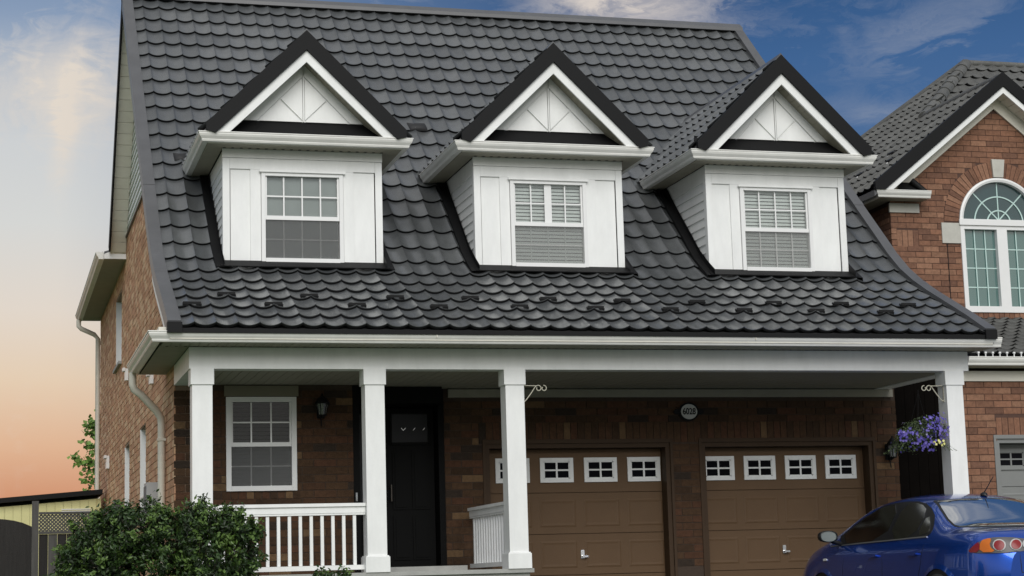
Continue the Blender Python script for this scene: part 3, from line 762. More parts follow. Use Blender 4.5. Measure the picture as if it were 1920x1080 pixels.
# ------------------------------------------------------------------ dormers
DY, GY, PY = 1.45, 1.10, 1.36
def dormer(c, idx):
    H = 0.943; ZS = 5.505
    wo = 0.433; wz0, wz1 = 4.222, 5.192; wx = c - 0.012
    body = MB(); yf = DY+0.02
    # front sheet round the window opening, and cheeks
    for (a, b, z0, z1) in ((c-H+0.01, wx-wo-0.02, 4.0, ZS), (wx+wo+0.02, c+H-0.01, 4.0, ZS), (wx-wo-0.02, wx+wo+0.02, 4.0, wz0-0.02), (wx-wo-0.02, wx+wo+0.02, wz1+0.02, ZS)):
        body.box(a, b, yf, yf+0.10, z0, z1)
    for s in (-1, 1):
        x = c + s*(H-0.012); body.prism([(x, yf, 4.0), (x, 3.1, ZS), (x, yf, ZS)], (-s*0.08, 0, 0))
    dr = body.build('dormer', M_WHITE, house)
    def bp(name, *b, m_=M_WHITE): return boxpart(name, m_, dr, *b)
    zb = 4.158
    bp('corner_board', c-H, c-H+0.082, DY-0.003, yf-0.002, zb, 5.398); bp('corner_board', c+H-0.082, c+H, DY-0.003, yf-0.002, zb, 5.398)
    bp('frieze_board', c-H-0.004, c+H+0.004, DY-0.014, yf-0.002, 5.402, ZS)
    bp('header_board', c-H+0.084, c+H-0.084, DY-0.001, yf-0.002, 5.272, 5.399)
    bp('stile_board', wx-0.61, wx-wo-0.056, DY-0.001, yf-0.002, zb, 5.270); bp('stile_board', wx+wo+0.056, wx+0.61, DY-0.001, yf-0.002, zb, 5.270)
    bp('window_head', wx-wo-0.075, wx+wo+0.075, DY-0.045, DY-0.0235, 5.236, 5.262)
    for s in (-1, 1):
        a, b = sorted((c+s*H, c+s*(H-0.012))); bp('corner_board', a, b, DY+0.021, DY+0.085, zb, 5.40)
        z = 4.18
        while z < ZS-0.12:
            zt = z+0.112; ys_ = DY+0.088; yb = interp(z, [(p[1], p[0]) for p in PF])+0.05
            if yb > ys_+0.03:
                q = MB(); xo = c+s*(H-0.001); xi = c+s*(H-0.017); P4 = [(xo, ys_, z), (xo, yb, z), (xi, yb+0.1, zt), (xi, ys_, zt)]
                if s > 0: P4 = P4[::-1]
                q.face(P4[::-1] if s < 0 else P4[::-1]); q.face([(xo, ys_, z), (xo, yb, z), (xi, yb, z), (xi, ys_, z)]); q.build('siding_board', M_WHITE, dr)
            z = zt
    dh_window(house, wx, DY, wz0, wz1, wo, 4, (3, 1, 1)[idx], style=('full', 'mid', 'full')[idx], m_screen=(None, M_SCREENL, M_SCREENL)[idx])
    # eave box: soffit under front and sides
    q = MB(); q.box(c-1.14, c+1.14, 1.215, DY-0.016, 5.506, 5.522)
    for s in (-1, 1):
        a, b = sorted((c+s*(H+0.004), c+s*1.14)); q.box(a, b, DY-0.015, 3.2, 5.506, 5.522)
    x = c-H
    while x < c+H: q.box(x, x+0.03, DY-0.075, DY-0.035, 5.502, 5.5055, 1); x += 0.098
    q.build('soffit', [M_SOFFIT, M_SOFFITD], dr)
    q = MB(); q.box(c-1.14, c+1.14, 1.203, 1.214, 5.507, 5.63)
    for s in (-1, 1):
        a, b = sorted((c+s*1.141, c+s*1.129)); q.box(a, b, 1.216, 3.2, 5.523, 5.66)
    q.build('fascia', M_CREAM, dr)
    gutter('gutter', dr, [(c-1.142, 3.0), (c-1.142, 1.202), (c+1.142, 1.202), (c+1.142, 3.0)], 5.514)
    # little black pent roof above the gutter
    q = MB(); q.prism([(c-1.10, 1.19, 5.60), (c-1.10, PY+0.017, 5.835), (c-1.10, PY+0.017, 5.58)], (2.20, 0, 0)); q.build('pent_roof', M_BLACK, dr)
    # gable triangle with raised panels
    q = MB(); q.prism([(c-0.86, PY+0.018, 5.80), (c+0.86, PY+0.018, 5.80), (c, PY+0.018, 6.66)], (0, 0.14, 0)); gp = q.build('gable_panel', M_WHITE, dr)
    def strip(p, q_, w, y0, nm='batten'):
        a, b = Vector((c+p[0], y0, p[1])), Vector((c+q_[0], y0, q_[1])); d = (b-a).normalized(); n = Vector((-d.z, 0, d.x))
        m_ = MB(); m_.obox(a - n*w/2, b-a, n*w, (0, 0.014, 0)); m_.build(nm, M_WHITE, gp)
    def panel(pts):
        m_ = MB(); m_.prism([(c+px, PY-0.006, pz) for px, pz in pts], (0, 0.0235, 0)); m_.build('raised_panel', M_WHITE, gp)
    g_ = 0.012
    panel([(-0.535+g_, 5.835), (-0.02, 5.835), (-0.285, 6.085)])
    panel([(0.02, 5.835), (0.535-g_, 5.835), (0.285, 6.085)])
    panel([(-0.016, 5.845+g_), (-0.016, 6.352), (-0.268, 6.105)]); panel([(0.016, 5.845+g_), (0.268, 6.105), (0.016, 6.352)])
    panel([(-0.74, 5.835), (-0.555, 5.835), (-0.012, 6.385), (-0.012, 6.57)]); panel([(0.74, 5.835), (0.012, 6.57), (0.012, 6.385), (0.555, 5.835)])
    q = MB(); q.box(c-0.007, c+0.007, PY-0.012, PY+0.017, 5.835, 6.38); q.build('batten', M_WHITE, gp)
    # rake fascia and black cap
    q = MB()
    for s in (-1, 1):
        q.prism([(c, GY, 6.634), (c, GY, 6.495), (c+s*0.925, GY, 5.60), (c+s*1.065, GY, 5.60)][::s], (0, 0.03, 0))
    q.build('rake_fascia', M_WHITE, dr)
    q = MB()
    for s in (-1, 1):
        q.prism([(c, GY-0.035, 6.872), (c, GY-0.035, 6.636), (c+s*1.063, GY-0.035, 5.602), (c+s*1.172, GY-0.035, 5.632), (c+s*1.172, GY-0.035, 5.715)][::s], (0, 0.06, 0))
    q.build('rake_cap', M_BLACK, dr)
    # roof slabs, rake soffit, tiles
    sl = (6.84-5.66)/1.19
    for s in (-1, 1):
        q = MB(); e = 4.75
        q.prism([(c, 0, 6.82), (c+s*1.20, 0, 6.82-1.20*sl), (c+s*1.17, 0, 6.75-1.20*sl), (c, 0, 6.75)], (0, 1, 0))
        q.v = [(p[0], 1.126 if p[1] < 0.5 else e, p[2]) for p in q.v]
        rf = q.build('roof_slope', M_TRIM, dr)
        # boards of the rake soffit
        m_ = MB(); d = Vector((s, 0, -sl)).normalized(); n = Vector((-s*sl, 0, -1)).normalized(); k = 0; L_ = 1.25
        while k*0.1 < L_:
            o = Vector((c, 1.131, 6.535)) + d*(k*0.1); m_.obox(o, d*0.094, (0, 0.33, 0), (0, 0, 0.015))
            m_.obox(o + d*0.03 + Vector((0, 0.28, -0.002)), d*0.04, (0, 0.02, 0), (0, 0, 0.0018), 1); k += 1
        m_.build('rake_soffit', [M_SOFFIT, M_SOFFITD], rf)
        up = Vector((-s, 0, sl)).normalized(); Nn = Vector((s*sl, 0, 1)).normalized(); Xd = Vector((0, -s, 0))*-1
        Xd = Vector((0, 1, 0)) if s > 0 else Vector((0, -1, 0))
        t = MB(); base = Vector((c+s*1.215, 0, 6.82-1.215*sl)); k = 0
        while k*COURSE < 1.70:
            p0 = base + up*(k*COURSE); p1 = base + up*min((k+1)*COURSE, 1.72)
            for j in range(0, 16):
                yy = 1.16 + j*PITCH
                zc = (p0.z+p1.z)/2
                if yy > interp(zc, [(p[1], p[0]) for p in PF]) + 0.25: break
                y0 = yy if s > 0 else yy+PITCH
                tile_into(t, p0 + Vector((0, y0, 0)), p1 + Vector((0, y0, 0)), Xd, Nn, PITCH, 0, 1, rnd.choice((0, 1, 2)))
            k += 1
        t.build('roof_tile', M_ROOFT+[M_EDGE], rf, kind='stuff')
    q = MB(); q.prism([(c-0.08, 1.08, 6.80), (c, 1.08, 6.895), (c+0.08, 1.08, 6.80)], (0, 3.6, 0)); q.build('ridge_cap', M_TRIM, dr)
    # flashings on the main roof
    q = MB(); n = Vector((0, -0.47, 0.883)); d = Vector((0, 0.883, 0.47)); p = Vector((c-0.99, 1.285, prof(1.285))) + n*0.028
    q.obox(p, (1.98, 0, 0), d*0.20, n*0.012); q.box(c-0.96, c+0.96, DY-0.012, DY+0.018, 4.05, 4.156)
    q.build('apron_flashing', M_BLACK, dr)
    for s in (-1, 1):
        q = MB(); xa = c+s*(H+0.004); xb = c+s*(H+0.10); T = []
        for yy in (1.28, 1.5, 1.75, 2.1, 2.5, 3.0, 3.25):
            sn = Vector((0, -0.6, 0.8)); T.append(Vector((0, yy, prof(yy))) + sn*0.030)
        mk = lambda xx, dz: [Vector((xx, p.y, p.z+dz)) for p in T]
        q.grid([mk(xa, 0), mk(xb, 0)], 0, False); q.grid([mk(xb, 0), mk(xb, -0.06)], 0, False); q.grid([mk(xa, 0.08), mk(xa, 0)], 0, False)
        q.build('side_flashing', M_BLACK, dr)
for i, c in enumerate(DORM): dormer(c, i)

# living-room window behind the porch
lw = dh_window(house, 0.998, W1, 1.600, 2.560, 0.345, 3, 2, casing=0.062, m_glass=M_GLASSD)

# ------------------------------------------------------------------ front door in its recess
mb = MB(); YD = 2.25
mb.box(2.07, 3.40, YD+0.08, YD+0.14, 0.56, 2.76); mb.box(2.072, 2.15, W1+0.01, YD+0.08, 0.57, 2.76); mb.box(3.19, 3.262, W2-0.03, YD+0.08, 0.57, 2.76); mb.box(2.15, 3.19, W1+0.16, YD+0.08, 2.56, 2.76)
mb.box(2.52, 2.58, YD-0.02, YD+0.08, 0.6, 2.56)
ds = mb.build('door_frame', M_DOOR, house)
mb = MB(); mb.box(2.59, 3.18, YD+0.02, YD+0.07, 0.62, 2.54)
dl = mb.build('front_door', M_DOOR, house)
mb = MB(); mb.box(2.66, 3.10, YD+0.006, YD+0.016, 2.13, 2.47); mb.build('pane', glass('seeded_door_glass', refl=-0.03, rough=0.25, see=0.1, body=(0.035, 0.035, 0.038)), dl)
for (a, b, c_, d_) in ((2.645, 3.115, 2.475, 2.50), (2.645, 3.115, 2.10, 2.125), (2.635, 2.655, 2.10, 2.50), (3.105, 3.125, 2.10, 2.50)): boxpart('moulding', M_DOOR, dl, a, b, YD-0.004, YD+0.018, c_, d_)
for xx in (2.80, 2.92, 3.04):
    q = MB()
    for s in ((-1, 1) if xx < 2.85 else (1,)): q.obox((xx, YD-0.002, 2.27), (s*0.028, 0, 0.030), (0, 0.005, 0), (0, 0, 0.008))
    q.build('glass_ornament', M_CHROME, dl)
for (a, b) in ((2.66, 2.87), (2.90, 3.11)):
    for (c_, d_) in ((0.72, 1.25), (1.32, 2.02)):
        q = MB(); q.box(a, b, YD+0.006, YD+0.018, c_, d_); q.box(a+0.03, b-0.03, YD-0.004, YD+0.0055, c_+0.03, d_-0.03); q.build('door_panel', M_DOOR, dl)
q = MB(); q.tube([(2.63, YD-0.05, 1.42), (2.63, YD-0.05, 1.62)], 0.012); q.tube([(2.63, YD+0.02, 1.60), (2.63, YD-0.05, 1.60)], 0.01); q.tube([(2.63, YD+0.02, 1.44), (2.63, YD-0.05, 1.44)], 0.01); q.build('handle', mat('aged_bronze', (0.08, 0.07, 0.06), 0.4, metal=0.6), dl)
q = MB(); q.box(2.17, 2.50, YD+0.02, YD+0.06, 0.62, 2.54); sd = q.build('sidelight', M_DOOR, house)
boxpart('pane', MATS['seeded_door_glass'], sd, 2.22, 2.46, YD+0.008, YD+0.018, 1.35, 2.47)
q = MB(); q.lathe((2.10, W1-0.02, 1.40), [(0.0, 0), (0.012, 0.002), (0.012, 0.10), (0, 0.102)], 8); q.build('door_bell', M_PLASTIC, front_wall)

# ------------------------------------------------------------------ garage doors
YG = 2.30
def garage_door(parent, x0, x1, wins, y=YG, ztop=2.09, m_door=M_GDOOR, m_trim=M_GTRIM, yw=W2, zbot=0.0, m_win=M_WHITE, hx=None, wz=(1.622, 1.925)):
    t = MB()
    t.box(x0, x0+0.055, yw+0.012, y+0.02, zbot, ztop-0.055); t.box(x1-0.055, x1, yw+0.012, y+0.02, zbot, ztop-0.055); t.box(x0, x1, yw+0.012, y+0.02, ztop-0.055, ztop)
    t.box(x0-0.035, x0, yw-0.014, yw-0.001, zbot, ztop-0.001); t.box(x1, x1+0.035, yw-0.014, yw-0.001, zbot, ztop-0.001); t.box(x0-0.035, x1+0.035, yw-0.014, yw-0.001, ztop, ztop+0.05)
    d = MB(); d.box(x0, x1+0.12, y+0.022, y+0.05, zbot, ztop)
    gd = d.build('garage_door', m_door, parent)
    t.build('door_trim', m_trim, gd)
    secs = [zbot+0.01, zbot+0.49, zbot+0.99, zbot+1.495, ztop-0.06]
    xa, xb = x0+0.056, x1+0.10
    for r, (a, b) in enumerate(zip(secs, secs[1:])):
        q = MB(); q.box(xa, xb, y, y+0.021, a+0.004, b-0.004); q.build('door_section', m_door, gd)
        if r < 3:
            cx = [(w[0]+w[1])/2 for w in wins]
            for c in cx:
                if c+0.24 > xb: continue
                q = MB(); zi0, zi1 = a+0.085, b-0.085; o = 0.235
                q.grid([[(c-o, y-0.001, zi0), (c+o, y-0.001, zi0), (c+o, y-0.001, zi1), (c-o, y-0.001, zi1)], [(c-o+0.02, y-0.007, zi0+0.02), (c+o-0.02, y-0.007, zi0+0.02), (c+o-0.02, y-0.007, zi1-0.02), (c-o+0.02, y-0.007, zi1-0.02)],
                        [(c-o+0.045, y-0.0025, zi0+0.045), (c+o-0.045, y-0.0025, zi0+0.045), (c+o-0.045, y-0.0025, zi1-0.045), (c-o+0.045, y-0.0025, zi1-0.045)]], 0, False, closed=True)
                q.face([(c-o+0.045, y-0.0025, zi0+0.045), (c+o-0.045, y-0.0025, zi0+0.045), (c+o-0.045, y-0.0025, zi1-0.045), (c-o+0.045, y-0.0025, zi1-0.045)])
                q.build('door_panel', m_door, gd)
    z0, z1 = wz
    for (a, b) in wins:
        f = MB(); e = 0.046; yy = y-0.022; zc = (z0+z1)/2; xm = (a+b)/2
        f.box(a, a+e, yy, y-0.001, z0, z1); f.box(b-e, b, yy, y-0.001, z0, z1); f.box(a+e, b-e, yy, y-0.001, z0, z0+e); f.box(a+e, b-e, yy, y-0.001, z1-e, z1)
        f.box(a+e, a+e+0.014, yy+0.008, y-0.001, z0+e, z1-e); f.box(b-e-0.014, b-e, yy+0.008, y-0.001, z0+e, z1-e); f.box(a+e, b-e, yy+0.008, y-0.001, z0+e, z0+e+0.012); f.box(a+e, b-e, yy+0.008, y-0.001, z1-e-0.012, z1-e)
        f.box(xm-0.011, xm+0.011, yy+0.004, y-0.001, z0+e, z1-e); f.box(a+e, b-e, yy+0.005, y-0.001, zc-0.010, zc+0.010)
        f.build('window', m_win, gd)
        boxpart('pane', glass('black_pane', refl=-0.04, see=0.0, body=(0.008, 0.008, 0.01)), gd, a+e, b-e, y-0.005, y-0.002, z0+e, z1-e)
    if hx:
        q = MB(); q.box(hx-0.022, hx+0.022, y-0.02, y-0.001, 0.69, 0.79); q.tube([(hx, y-0.02, 0.715), (hx, y-0.05, 0.715)], 0.012, 8); q.obox((hx-0.01, y-0.058, 0.70), (0.07, 0, 0.0), (0, 0.012, 0), (0, 0, 0.022)); q.build('handle', M_CHROME, gd)
    return gd
garage_door(house, 3.78, 6.165, [(3.952, 4.385), (4.522, 4.950), (5.092, 5.521), (5.660, 6.093)], hx=5.035)
garage_door(house, 6.585, 8.945, [(6.660, 7.092), (7.224, 7.656), (7.790, 8.219), (8.350, 8.782)], hx=7.724)

# ------------------------------------------------------------------ things hung on the house
sg = MB()
sx, sz = 6.430, 2.473
def disc(mb, cx, cz, rx, rz, y0, y1, n=32, mi=0):
    A = [(cx+rx*cos(2*pi*k/n), y0, cz+rz*sin(2*pi*k/n)) for k in range(n)]; mb.prism(A[::-1], (0, y1-y0, 0), mi)
disc(sg, sx, sz, 0.132, 0.118, W2-0.030, W2-0.010)
for s in (-1, 1): disc(sg, sx+s*0.155, sz, 0.045, 0.035, W2-0.026, W2-0.012)
sign = sg.build('house_number_sign', M_BLACK); tag(sign, 'oval black house number plaque with a pale face reading 6028, above the garage doors', 'sign')
q = MB(); disc(q, sx, sz, 0.108, 0.095, W2-0.036, W2-0.031); q.build('sign_face', mat('sign_grey', (0.55, 0.56, 0.53), 0.6), sign)
def text_mesh(txt, size, name, m_, parent, loc, rot=(pi/2, 0, 0), ext=0.002, sx_=1.0, bold=0.0):
    cu = bpy.data.curves.new(name, 'FONT'); cu.body = txt; cu.size = size; cu.extrude = ext; cu.align_x = 'CENTER'; cu.align_y = 'CENTER'; cu.offset = bold
    tmp = bpy.data.objects.new('tmp', cu); COL.objects.link(tmp); dg = bpy.context.evaluated_depsgraph_get()
    me = bpy.data.meshes.new_from_object(tmp.evaluated_get(dg)); bpy.data.objects.remove(tmp)
    me.transform(Matrix.Diagonal((sx_, 1, 1, 1))); me.materials.clear(); me.materials.append(m_)
    ob = bpy.data.objects.new(name, me); COL.objects.link(ob); ob.parent = parent
    ob.location = Vector(loc)-wloc(parent); ob.rotation_euler = rot; WL[ob.name] = Vector(loc)
    return ob
text_mesh('6028', 0.112, 'number', M_BLACK, sign, (sx, W2-0.038, sz), sx_=0.78, bold=0.002)

def wall_lamp(x, y, zb, zt, label):
    t = thing('wall_lamp', (x, y, zb), label, 'lamp', 'black lantern lamps on the front wall')
    h = zt-zb
    q = MB(); q.box(x-0.045, x+0.045, y-0.018, y-0.001, zb+h*0.25, zb+h*0.75); q.tube([(x, y-0.018, zb+h*0.45), (x, y-0.07, zb+h*0.25), (x, y-0.13, zb+h*0.28)], 0.010); q.tube([(x, y-0.018, zb+h*0.35), (x, y-0.05, zb+h*0.1), (x, y-0.06, zb)], 0.008); q.build('bracket', M_BLACK, t)
    q = MB(); q.lathe((x, y-0.13, zb+h*0.28), [(0.0, 0.0), (0.045, 0.005), (0.05, 0.02), (0.03, 0.022), (0, 0.024)], 8)
    q.lathe((x, y-0.13, zb+h*0.68), [(0.088, 0.0), (0.092, 0.008), (0.06, 0.05), (0.03, 0.085), (0.012, 0.10), (0.012, 0.12), (0, 0.125)], 8)
    for k in range(6):
        a = 2*pi*k/6; q.tube([(x+0.045*cos(a), y-0.13+0.045*sin(a), zb+h*0.30), (x+0.075*cos(a), y-0.13+0.075*sin(a), zb+h*0.69)], 0.004, 5)
    q.build('lantern_cage', M_BLACK, t)
    q = MB(); q.lathe((x, y-0.13, zb+h*0.305), [(0.040, 0), (0.068, h*0.38)], 12); q.build('lantern_glass', glass('lantern_glass', refl=0.1, see=0.6, body=(0.3, 0.3, 0.3)), t)
wall_lamp(1.69, W1, 2.28, 2.64, 'black lantern lamp on the brick between porch window and front door')
wall_lamp(9.16, W2, 1.74, 2.15, 'black lantern lamp on the brick right of the garage doors, beside the flower basket')

def hanger(x, y, s, label, group='scrolled plant hooks on the porch columns'):
    t = thing('plant_hook', (x, y, 2.40), label, 'hook', group)
    q = MB(); L_ = 0.27
    q.tube([(x, y, 2.583), (x+s*L_*0.62, y, 2.580)], 0.0055, 6); q.build('arm', M_IRON, t)
    q = MB(); pts = [(x, y, 2.405), (x+s*0.015, y, 2.40), (x+s*0.045, y, 2.43), (x+s*0.10, y, 2.50), (x+s*0.145, y, 2.565)]
    def curl(cx, cz, r, a0, turns, n=26): return [(cx+s*r*(1-0.45*i/n)*cos(a0+turns*2*pi*i/n), y, cz+r*(1-0.45*i/n)*sin(a0+turns*2*pi*i/n)) for i in range(n+1)]
    pts += curl(x+s*0.185, 2.552, 0.036, pi*0.75, -0.95)
    q.tube(pts, 0.0062, 6); q.build('brace', M_IRON, t)
    q = MB(); q.tube(curl(x+s*0.248, 2.552, 0.034, pi*0.55, -0.9), 0.0062, 6); q.build('scroll', M_IRON, t)
    q = MB(); q.box(x-0.004 if s > 0 else x-0.0005, x+0.0005 if s > 0 else x+0.004, y-0.012, y+0.012, 2.39, 2.60); q.build('wall_plate', M_IRON, t)
hanger(3.692, 0.07, 1, 'empty cream scrolled iron hook on the column beside the left garage door')
hanger(8.893, 0.07, -1, 'cream scrolled iron hook on the right end column, holding the flower basket')

# flower basket
def leaf_quads(mb, p, n, size, mi=0, asp=0.5):
    a = n.cross(Vector((rnd.uniform(-1, 1), rnd.uniform(-1, 1), rnd.uniform(-1, 1)))); 
    if a.length < 1e-3: return
    a.normalize(); b = n.cross(a).normalized()
    k = len(mb.v); s = size
    mb.v += [tuple(p - a*s*0.5), tuple(p + b*s*asp*0.5 + n*s*0.08), tuple(p + a*s*0.5), tuple(p - b*s*asp*0.5 + n*s*0.08)]
    mb.f.append((k, k+1, k+2, k+3)); mb.mi.append(mi); mb.sm.append(False)
bk = thing('flower_basket', (8.70, 0.10, 1.85), 'hanging basket of purple and a few yellow flowers beside the right end column', 'flower basket')
bc = Vector((8.55, 0.10, 2.0))
q = MB(); q.lathe((bc.x, bc.y, 1.86), [(0.0, 0.0), (0.10, 0.005), (0.15, 0.13), (0.16, 0.14), (0.14, 0.14), (0, 0.12)], 16); q.build('pot', mat('dark_basket', (0.03, 0.03, 0.025), 0.8), bk)
q = MB()
for k in range(3):
    a = 2*pi*k/3; q.tube([(bc.x+0.15*cos(a), bc.y+0.15*sin(a), 2.0), (bc.x+0.03, bc.y, 2.50)], 0.0025, 4)
q.tube([(bc.x+0.03, bc.y, 2.50), (bc.x+0.03, bc.y, 2.54)], 0.004, 4); q.build('chain', M_BLACK, bk)
mL = [mat('basket_leaf', (0.035, 0.055, 0.02), 0.6, rand=0.1), mat('basket_leaf_pale', (0.09, 0.13, 0.045), 0.6)]
def in_basket():
    while True:
        v = Vector((rnd.uniform(-1, 1), rnd.uniform(-1, 1), rnd.uniform(-1, 1)))
        if 0.35 < v.length <= 1: break
    p = Vector((bc.x + v.x*0.34, bc.y + v.y*0.26, 2.02 + v.z*0.19 + 0.10*v.x - (0.05 if abs(v.x) > 0.7 else 0)))
    return p, v.normalized()
q = MB()
for _ in range(2600):
    p, n = in_basket(); leaf_quads(q, p, (n+Vector((rnd.gauss(0, .5), rnd.gauss(0, .5), rnd.gauss(0, .5)))).normalized(), rnd.uniform(0.02, 0.04), rnd.choice((0, 0, 0, 1)))
for k in range(26):   # trailing stems
    a = rnd.uniform(0, 2*pi); p = Vector((bc.x+0.25*cos(a), bc.y+0.2*sin(a), 1.95)); 
    for j in range(14):
        p = p + Vector((0.012*cos(a)+rnd.gauss(0, .006), 0.012*sin(a)+rnd.gauss(0, .006), -0.011)); leaf_quads(q, p, Vector((rnd.gauss(0, 1), rnd.gauss(0, 1), rnd.gauss(0, 1))).normalized(), 0.022, rnd.choice((0, 1)))
q.build('foliage', mL, bk, kind='stuff')
def flower(mb, p, n, r, mi):
    a = n.cross(Vector((0.3, 0.2, 1))).normalized(); b = n.cross(a)
    for k in range(5):
        t0 = 2*pi*k/5; d0 = a*cos(t0)+b*sin(t0); s0 = n.cross(d0); j = len(mb.v)
        mb.v += [tuple(p), tuple(p+d0*r*0.6+s0*r*0.4+n*r*0.1), tuple(p+d0*r+n*r*0.15), tuple(p+d0*r*0.6-s0*r*0.4+n*r*0.1)]
        mb.f.append((j, j+1, j+2, j+3)); mb.mi.append(mi); mb.sm.append(False)
q = MB(); cl = [Vector((0.16, -0.22, 0.14)), Vector((0.20, -0.22, 0.02)), Vector((0.05, -0.24, 0.05)), Vector((-0.10, -0.22, -0.10)), Vector((-0.02, -0.22, -0.14)), Vector((0.10, -0.18, 0.18)), Vector((0.22, -0.16, -0.04)), Vector((-0.25, -0.15, -0.02))]
for _ in range(230):
    c0 = rnd.choice(cl); p = bc + c0 + Vector((rnd.gauss(0, .05), rnd.gauss(0, .05), rnd.gauss(0, .045))); n = (p-bc + Vector((rnd.gauss(0, .08), -0.15, rnd.gauss(0, .08)))).normalized(); flower(q, p, n, rnd.uniform(0.013, 0.022), rnd.choice((0, 0, 1)))
for _ in range(90):
    p, n = in_basket(); flower(q, p+n*0.02, n, rnd.uniform(0.010, 0.016), rnd.choice((0, 1, 3)))
for _ in range(12):
    p = bc + Vector((0.15+rnd.gauss(0, .06), -0.25, -0.11+rnd.gauss(0, .02))); flower(q, p, Vector((rnd.gauss(0, .2), -1, 0.1)).normalized(), 0.017, 2)
q.build('flowers', [mat('purple_petal', (0.10, 0.075, 0.38), 0.5), mat('violet_petal', (0.19, 0.15, 0.48), 0.5), mat('yellow_petal', (0.75, 0.72, 0.25), 0.5), mat('pale_petal', (0.45, 0.42, 0.62), 0.5)], bk, kind='stuff')

# ================================================================== NEIGHBOUR HOUSE
nh = thing('brick_house', (13.2, 8, 0), 'red brick house at the right edge with an arched window under a steep gable', 'house')
NB = Budget(300)
NY, NG = 5.7, 5.35; AX = 13.15; AZ = 5.75; AR = 0.715; NS = 0.80
NX0, NXC = 11.27, 10.88
EZ = 6.17
top_z = lambda x: EZ + (x-NXC)*NS if x < AX else EZ + (2*AX-x-NXC)*NS
# body
mb = MB()
wl_, wr_ = AX-AR, AX+AR; zb_ = 4.335
def arch_top(x): return AZ + sqrt(max(0, AR*AR-(x-AX)**2))
cols_ = [NX0, wl_] + [wl_+ (wr_-wl_)*i/16 for i in range(1, 16)] + [wr_, 15.0]
for a, b in zip(cols_, cols_[1:]):
    m_ = (a+b)/2
    za, zb2 = top_z(a)-0.12, top_z(b)-0.12
    z0a, z0b = (2.9, 2.9)
    if wl_ < m_ < wr_:
        z0a, z0b = arch_top(a), arch_top(b)
        mb.box(a, b, NY+0.008, NY+0.2, 2.9, zb_)
    if a < AX < b: continue
    mb.prism([(a, NY+0.008, z0a), (b, NY+0.008, z0b), (b, NY+0.008, zb2), (a, NY+0.008, za)], (0, 0.19, 0))
mb.box(NX0, NX0+0.2, NY+0.2, 15, 2.9, EZ)
nwall = mb.build('gable_wall', M_MORT_N, nh)
mb = MB()
def n_iv(z):
    x0, x1 = NX0, 15.0
    xl = NXC + (z+0.16-EZ)/NS
    if xl > x0: x0, x1 = xl, 2*AX-xl
    holes = []
    ro = AR+0.262
    if z < AZ:
        holes.append((wl_-0.002 if z < 5.41 else wl_-(0.262 if z > 5.73 else 0.32), wr_+0.002 if z < 5.41 else wr_+(0.262 if z > 5.73 else 0.32)))
        if z < zb_: holes = []
        if zb_-0.13 < z < zb_: holes = [(wl_-0.05, wr_+0.05)]
    elif z < AZ+ro:
        w = sqrt(ro*ro-(z-AZ)**2)*1.0+0.006; holes.append((AX-w, AX+w))
    if 5.33 < z < 5.605: holes.append((11.35, 11.72))
    if 5.865 < z < 6.015: holes.append((11.28, 11.745))
    return sub_intervals((x0, x1), holes) if x1-x0 > 0.05 else []
lay_bricks(nwall, mb, 0, NY+0.008, 4.20, 7.55, n_iv, B_NEIGH, NB, soldiers=[(11.35, 11.72, 5.34, 5.60), (wl_-0.05, wr_+0.05, zb_-0.118, zb_-0.006)], priority=lambda u, z: u < 13.95, weights=[3, 3, 2, 1])
# radial arch bricks
n = 34
for i in range(n):
    a0 = pi*i/n; a1 = pi*(i+1)/n - 0.012; am = (a0+a1)/2
    if abs(am-pi/2) < 0.115: continue
    r0_, r1_ = AR+0.004, AR+0.258; q = MB()
    pts = [(AX+r*cos(t), NY-0.001, AZ+r*sin(t)) for r, t in ((r0_, a0), (r1_, a0), (r1_, a1), (r0_, a1))]
    q.prism(pts, (0, 0.015, 0)); q.build('brick', rnd.choice(B_NEIGH), nwall); NB.n -= 1
mb.build('brick', B_NEIGH, nwall, kind='stuff')
q = MB(); q.prism([(AX-0.085, NY-0.035, 6.475), (AX+0.085, NY-0.035, 6.475), (AX+0.125, NY-0.035, 6.76), (AX-0.10, NY-0.035, 6.76)], (0, 0.05, 0)); q.build('keystone', M_STONE, nwall)
boxpart('stone_block', M_STONE, nwall, wl_-0.32, wl_-0.002, NY-0.02, NY+0.01, 5.41, 5.73); boxpart('stone_block', M_STONE, nwall, wr_+0.002, wr_+0.32, NY-0.02, NY+0.01, 5.41, 5.73)
boxpart('stone_cap', M_STONE, nwall, 11.24, 11.745, NY-0.03, NY+0.01, 5.87, 6.012)
# bricks of the left side wall
mb = MB(); lay_bricks(nwall, mb, 1, NX0, 4.2, 5.98, lambda z: [(NY, 9.5)], B_NEIGH, None); mb.build('brick', B_NEIGH, nwall, kind='stuff')
boxpart('side_window_surround', M_STONE, nh, 11.235, 11.262, 6.6, 7.3, 5.0, 5.75)

boxpart('expansion_joint', M_BLACK, nwall, 12.195, 12.207, NY-0.004, NY+0.006, 4.32, 5.40)
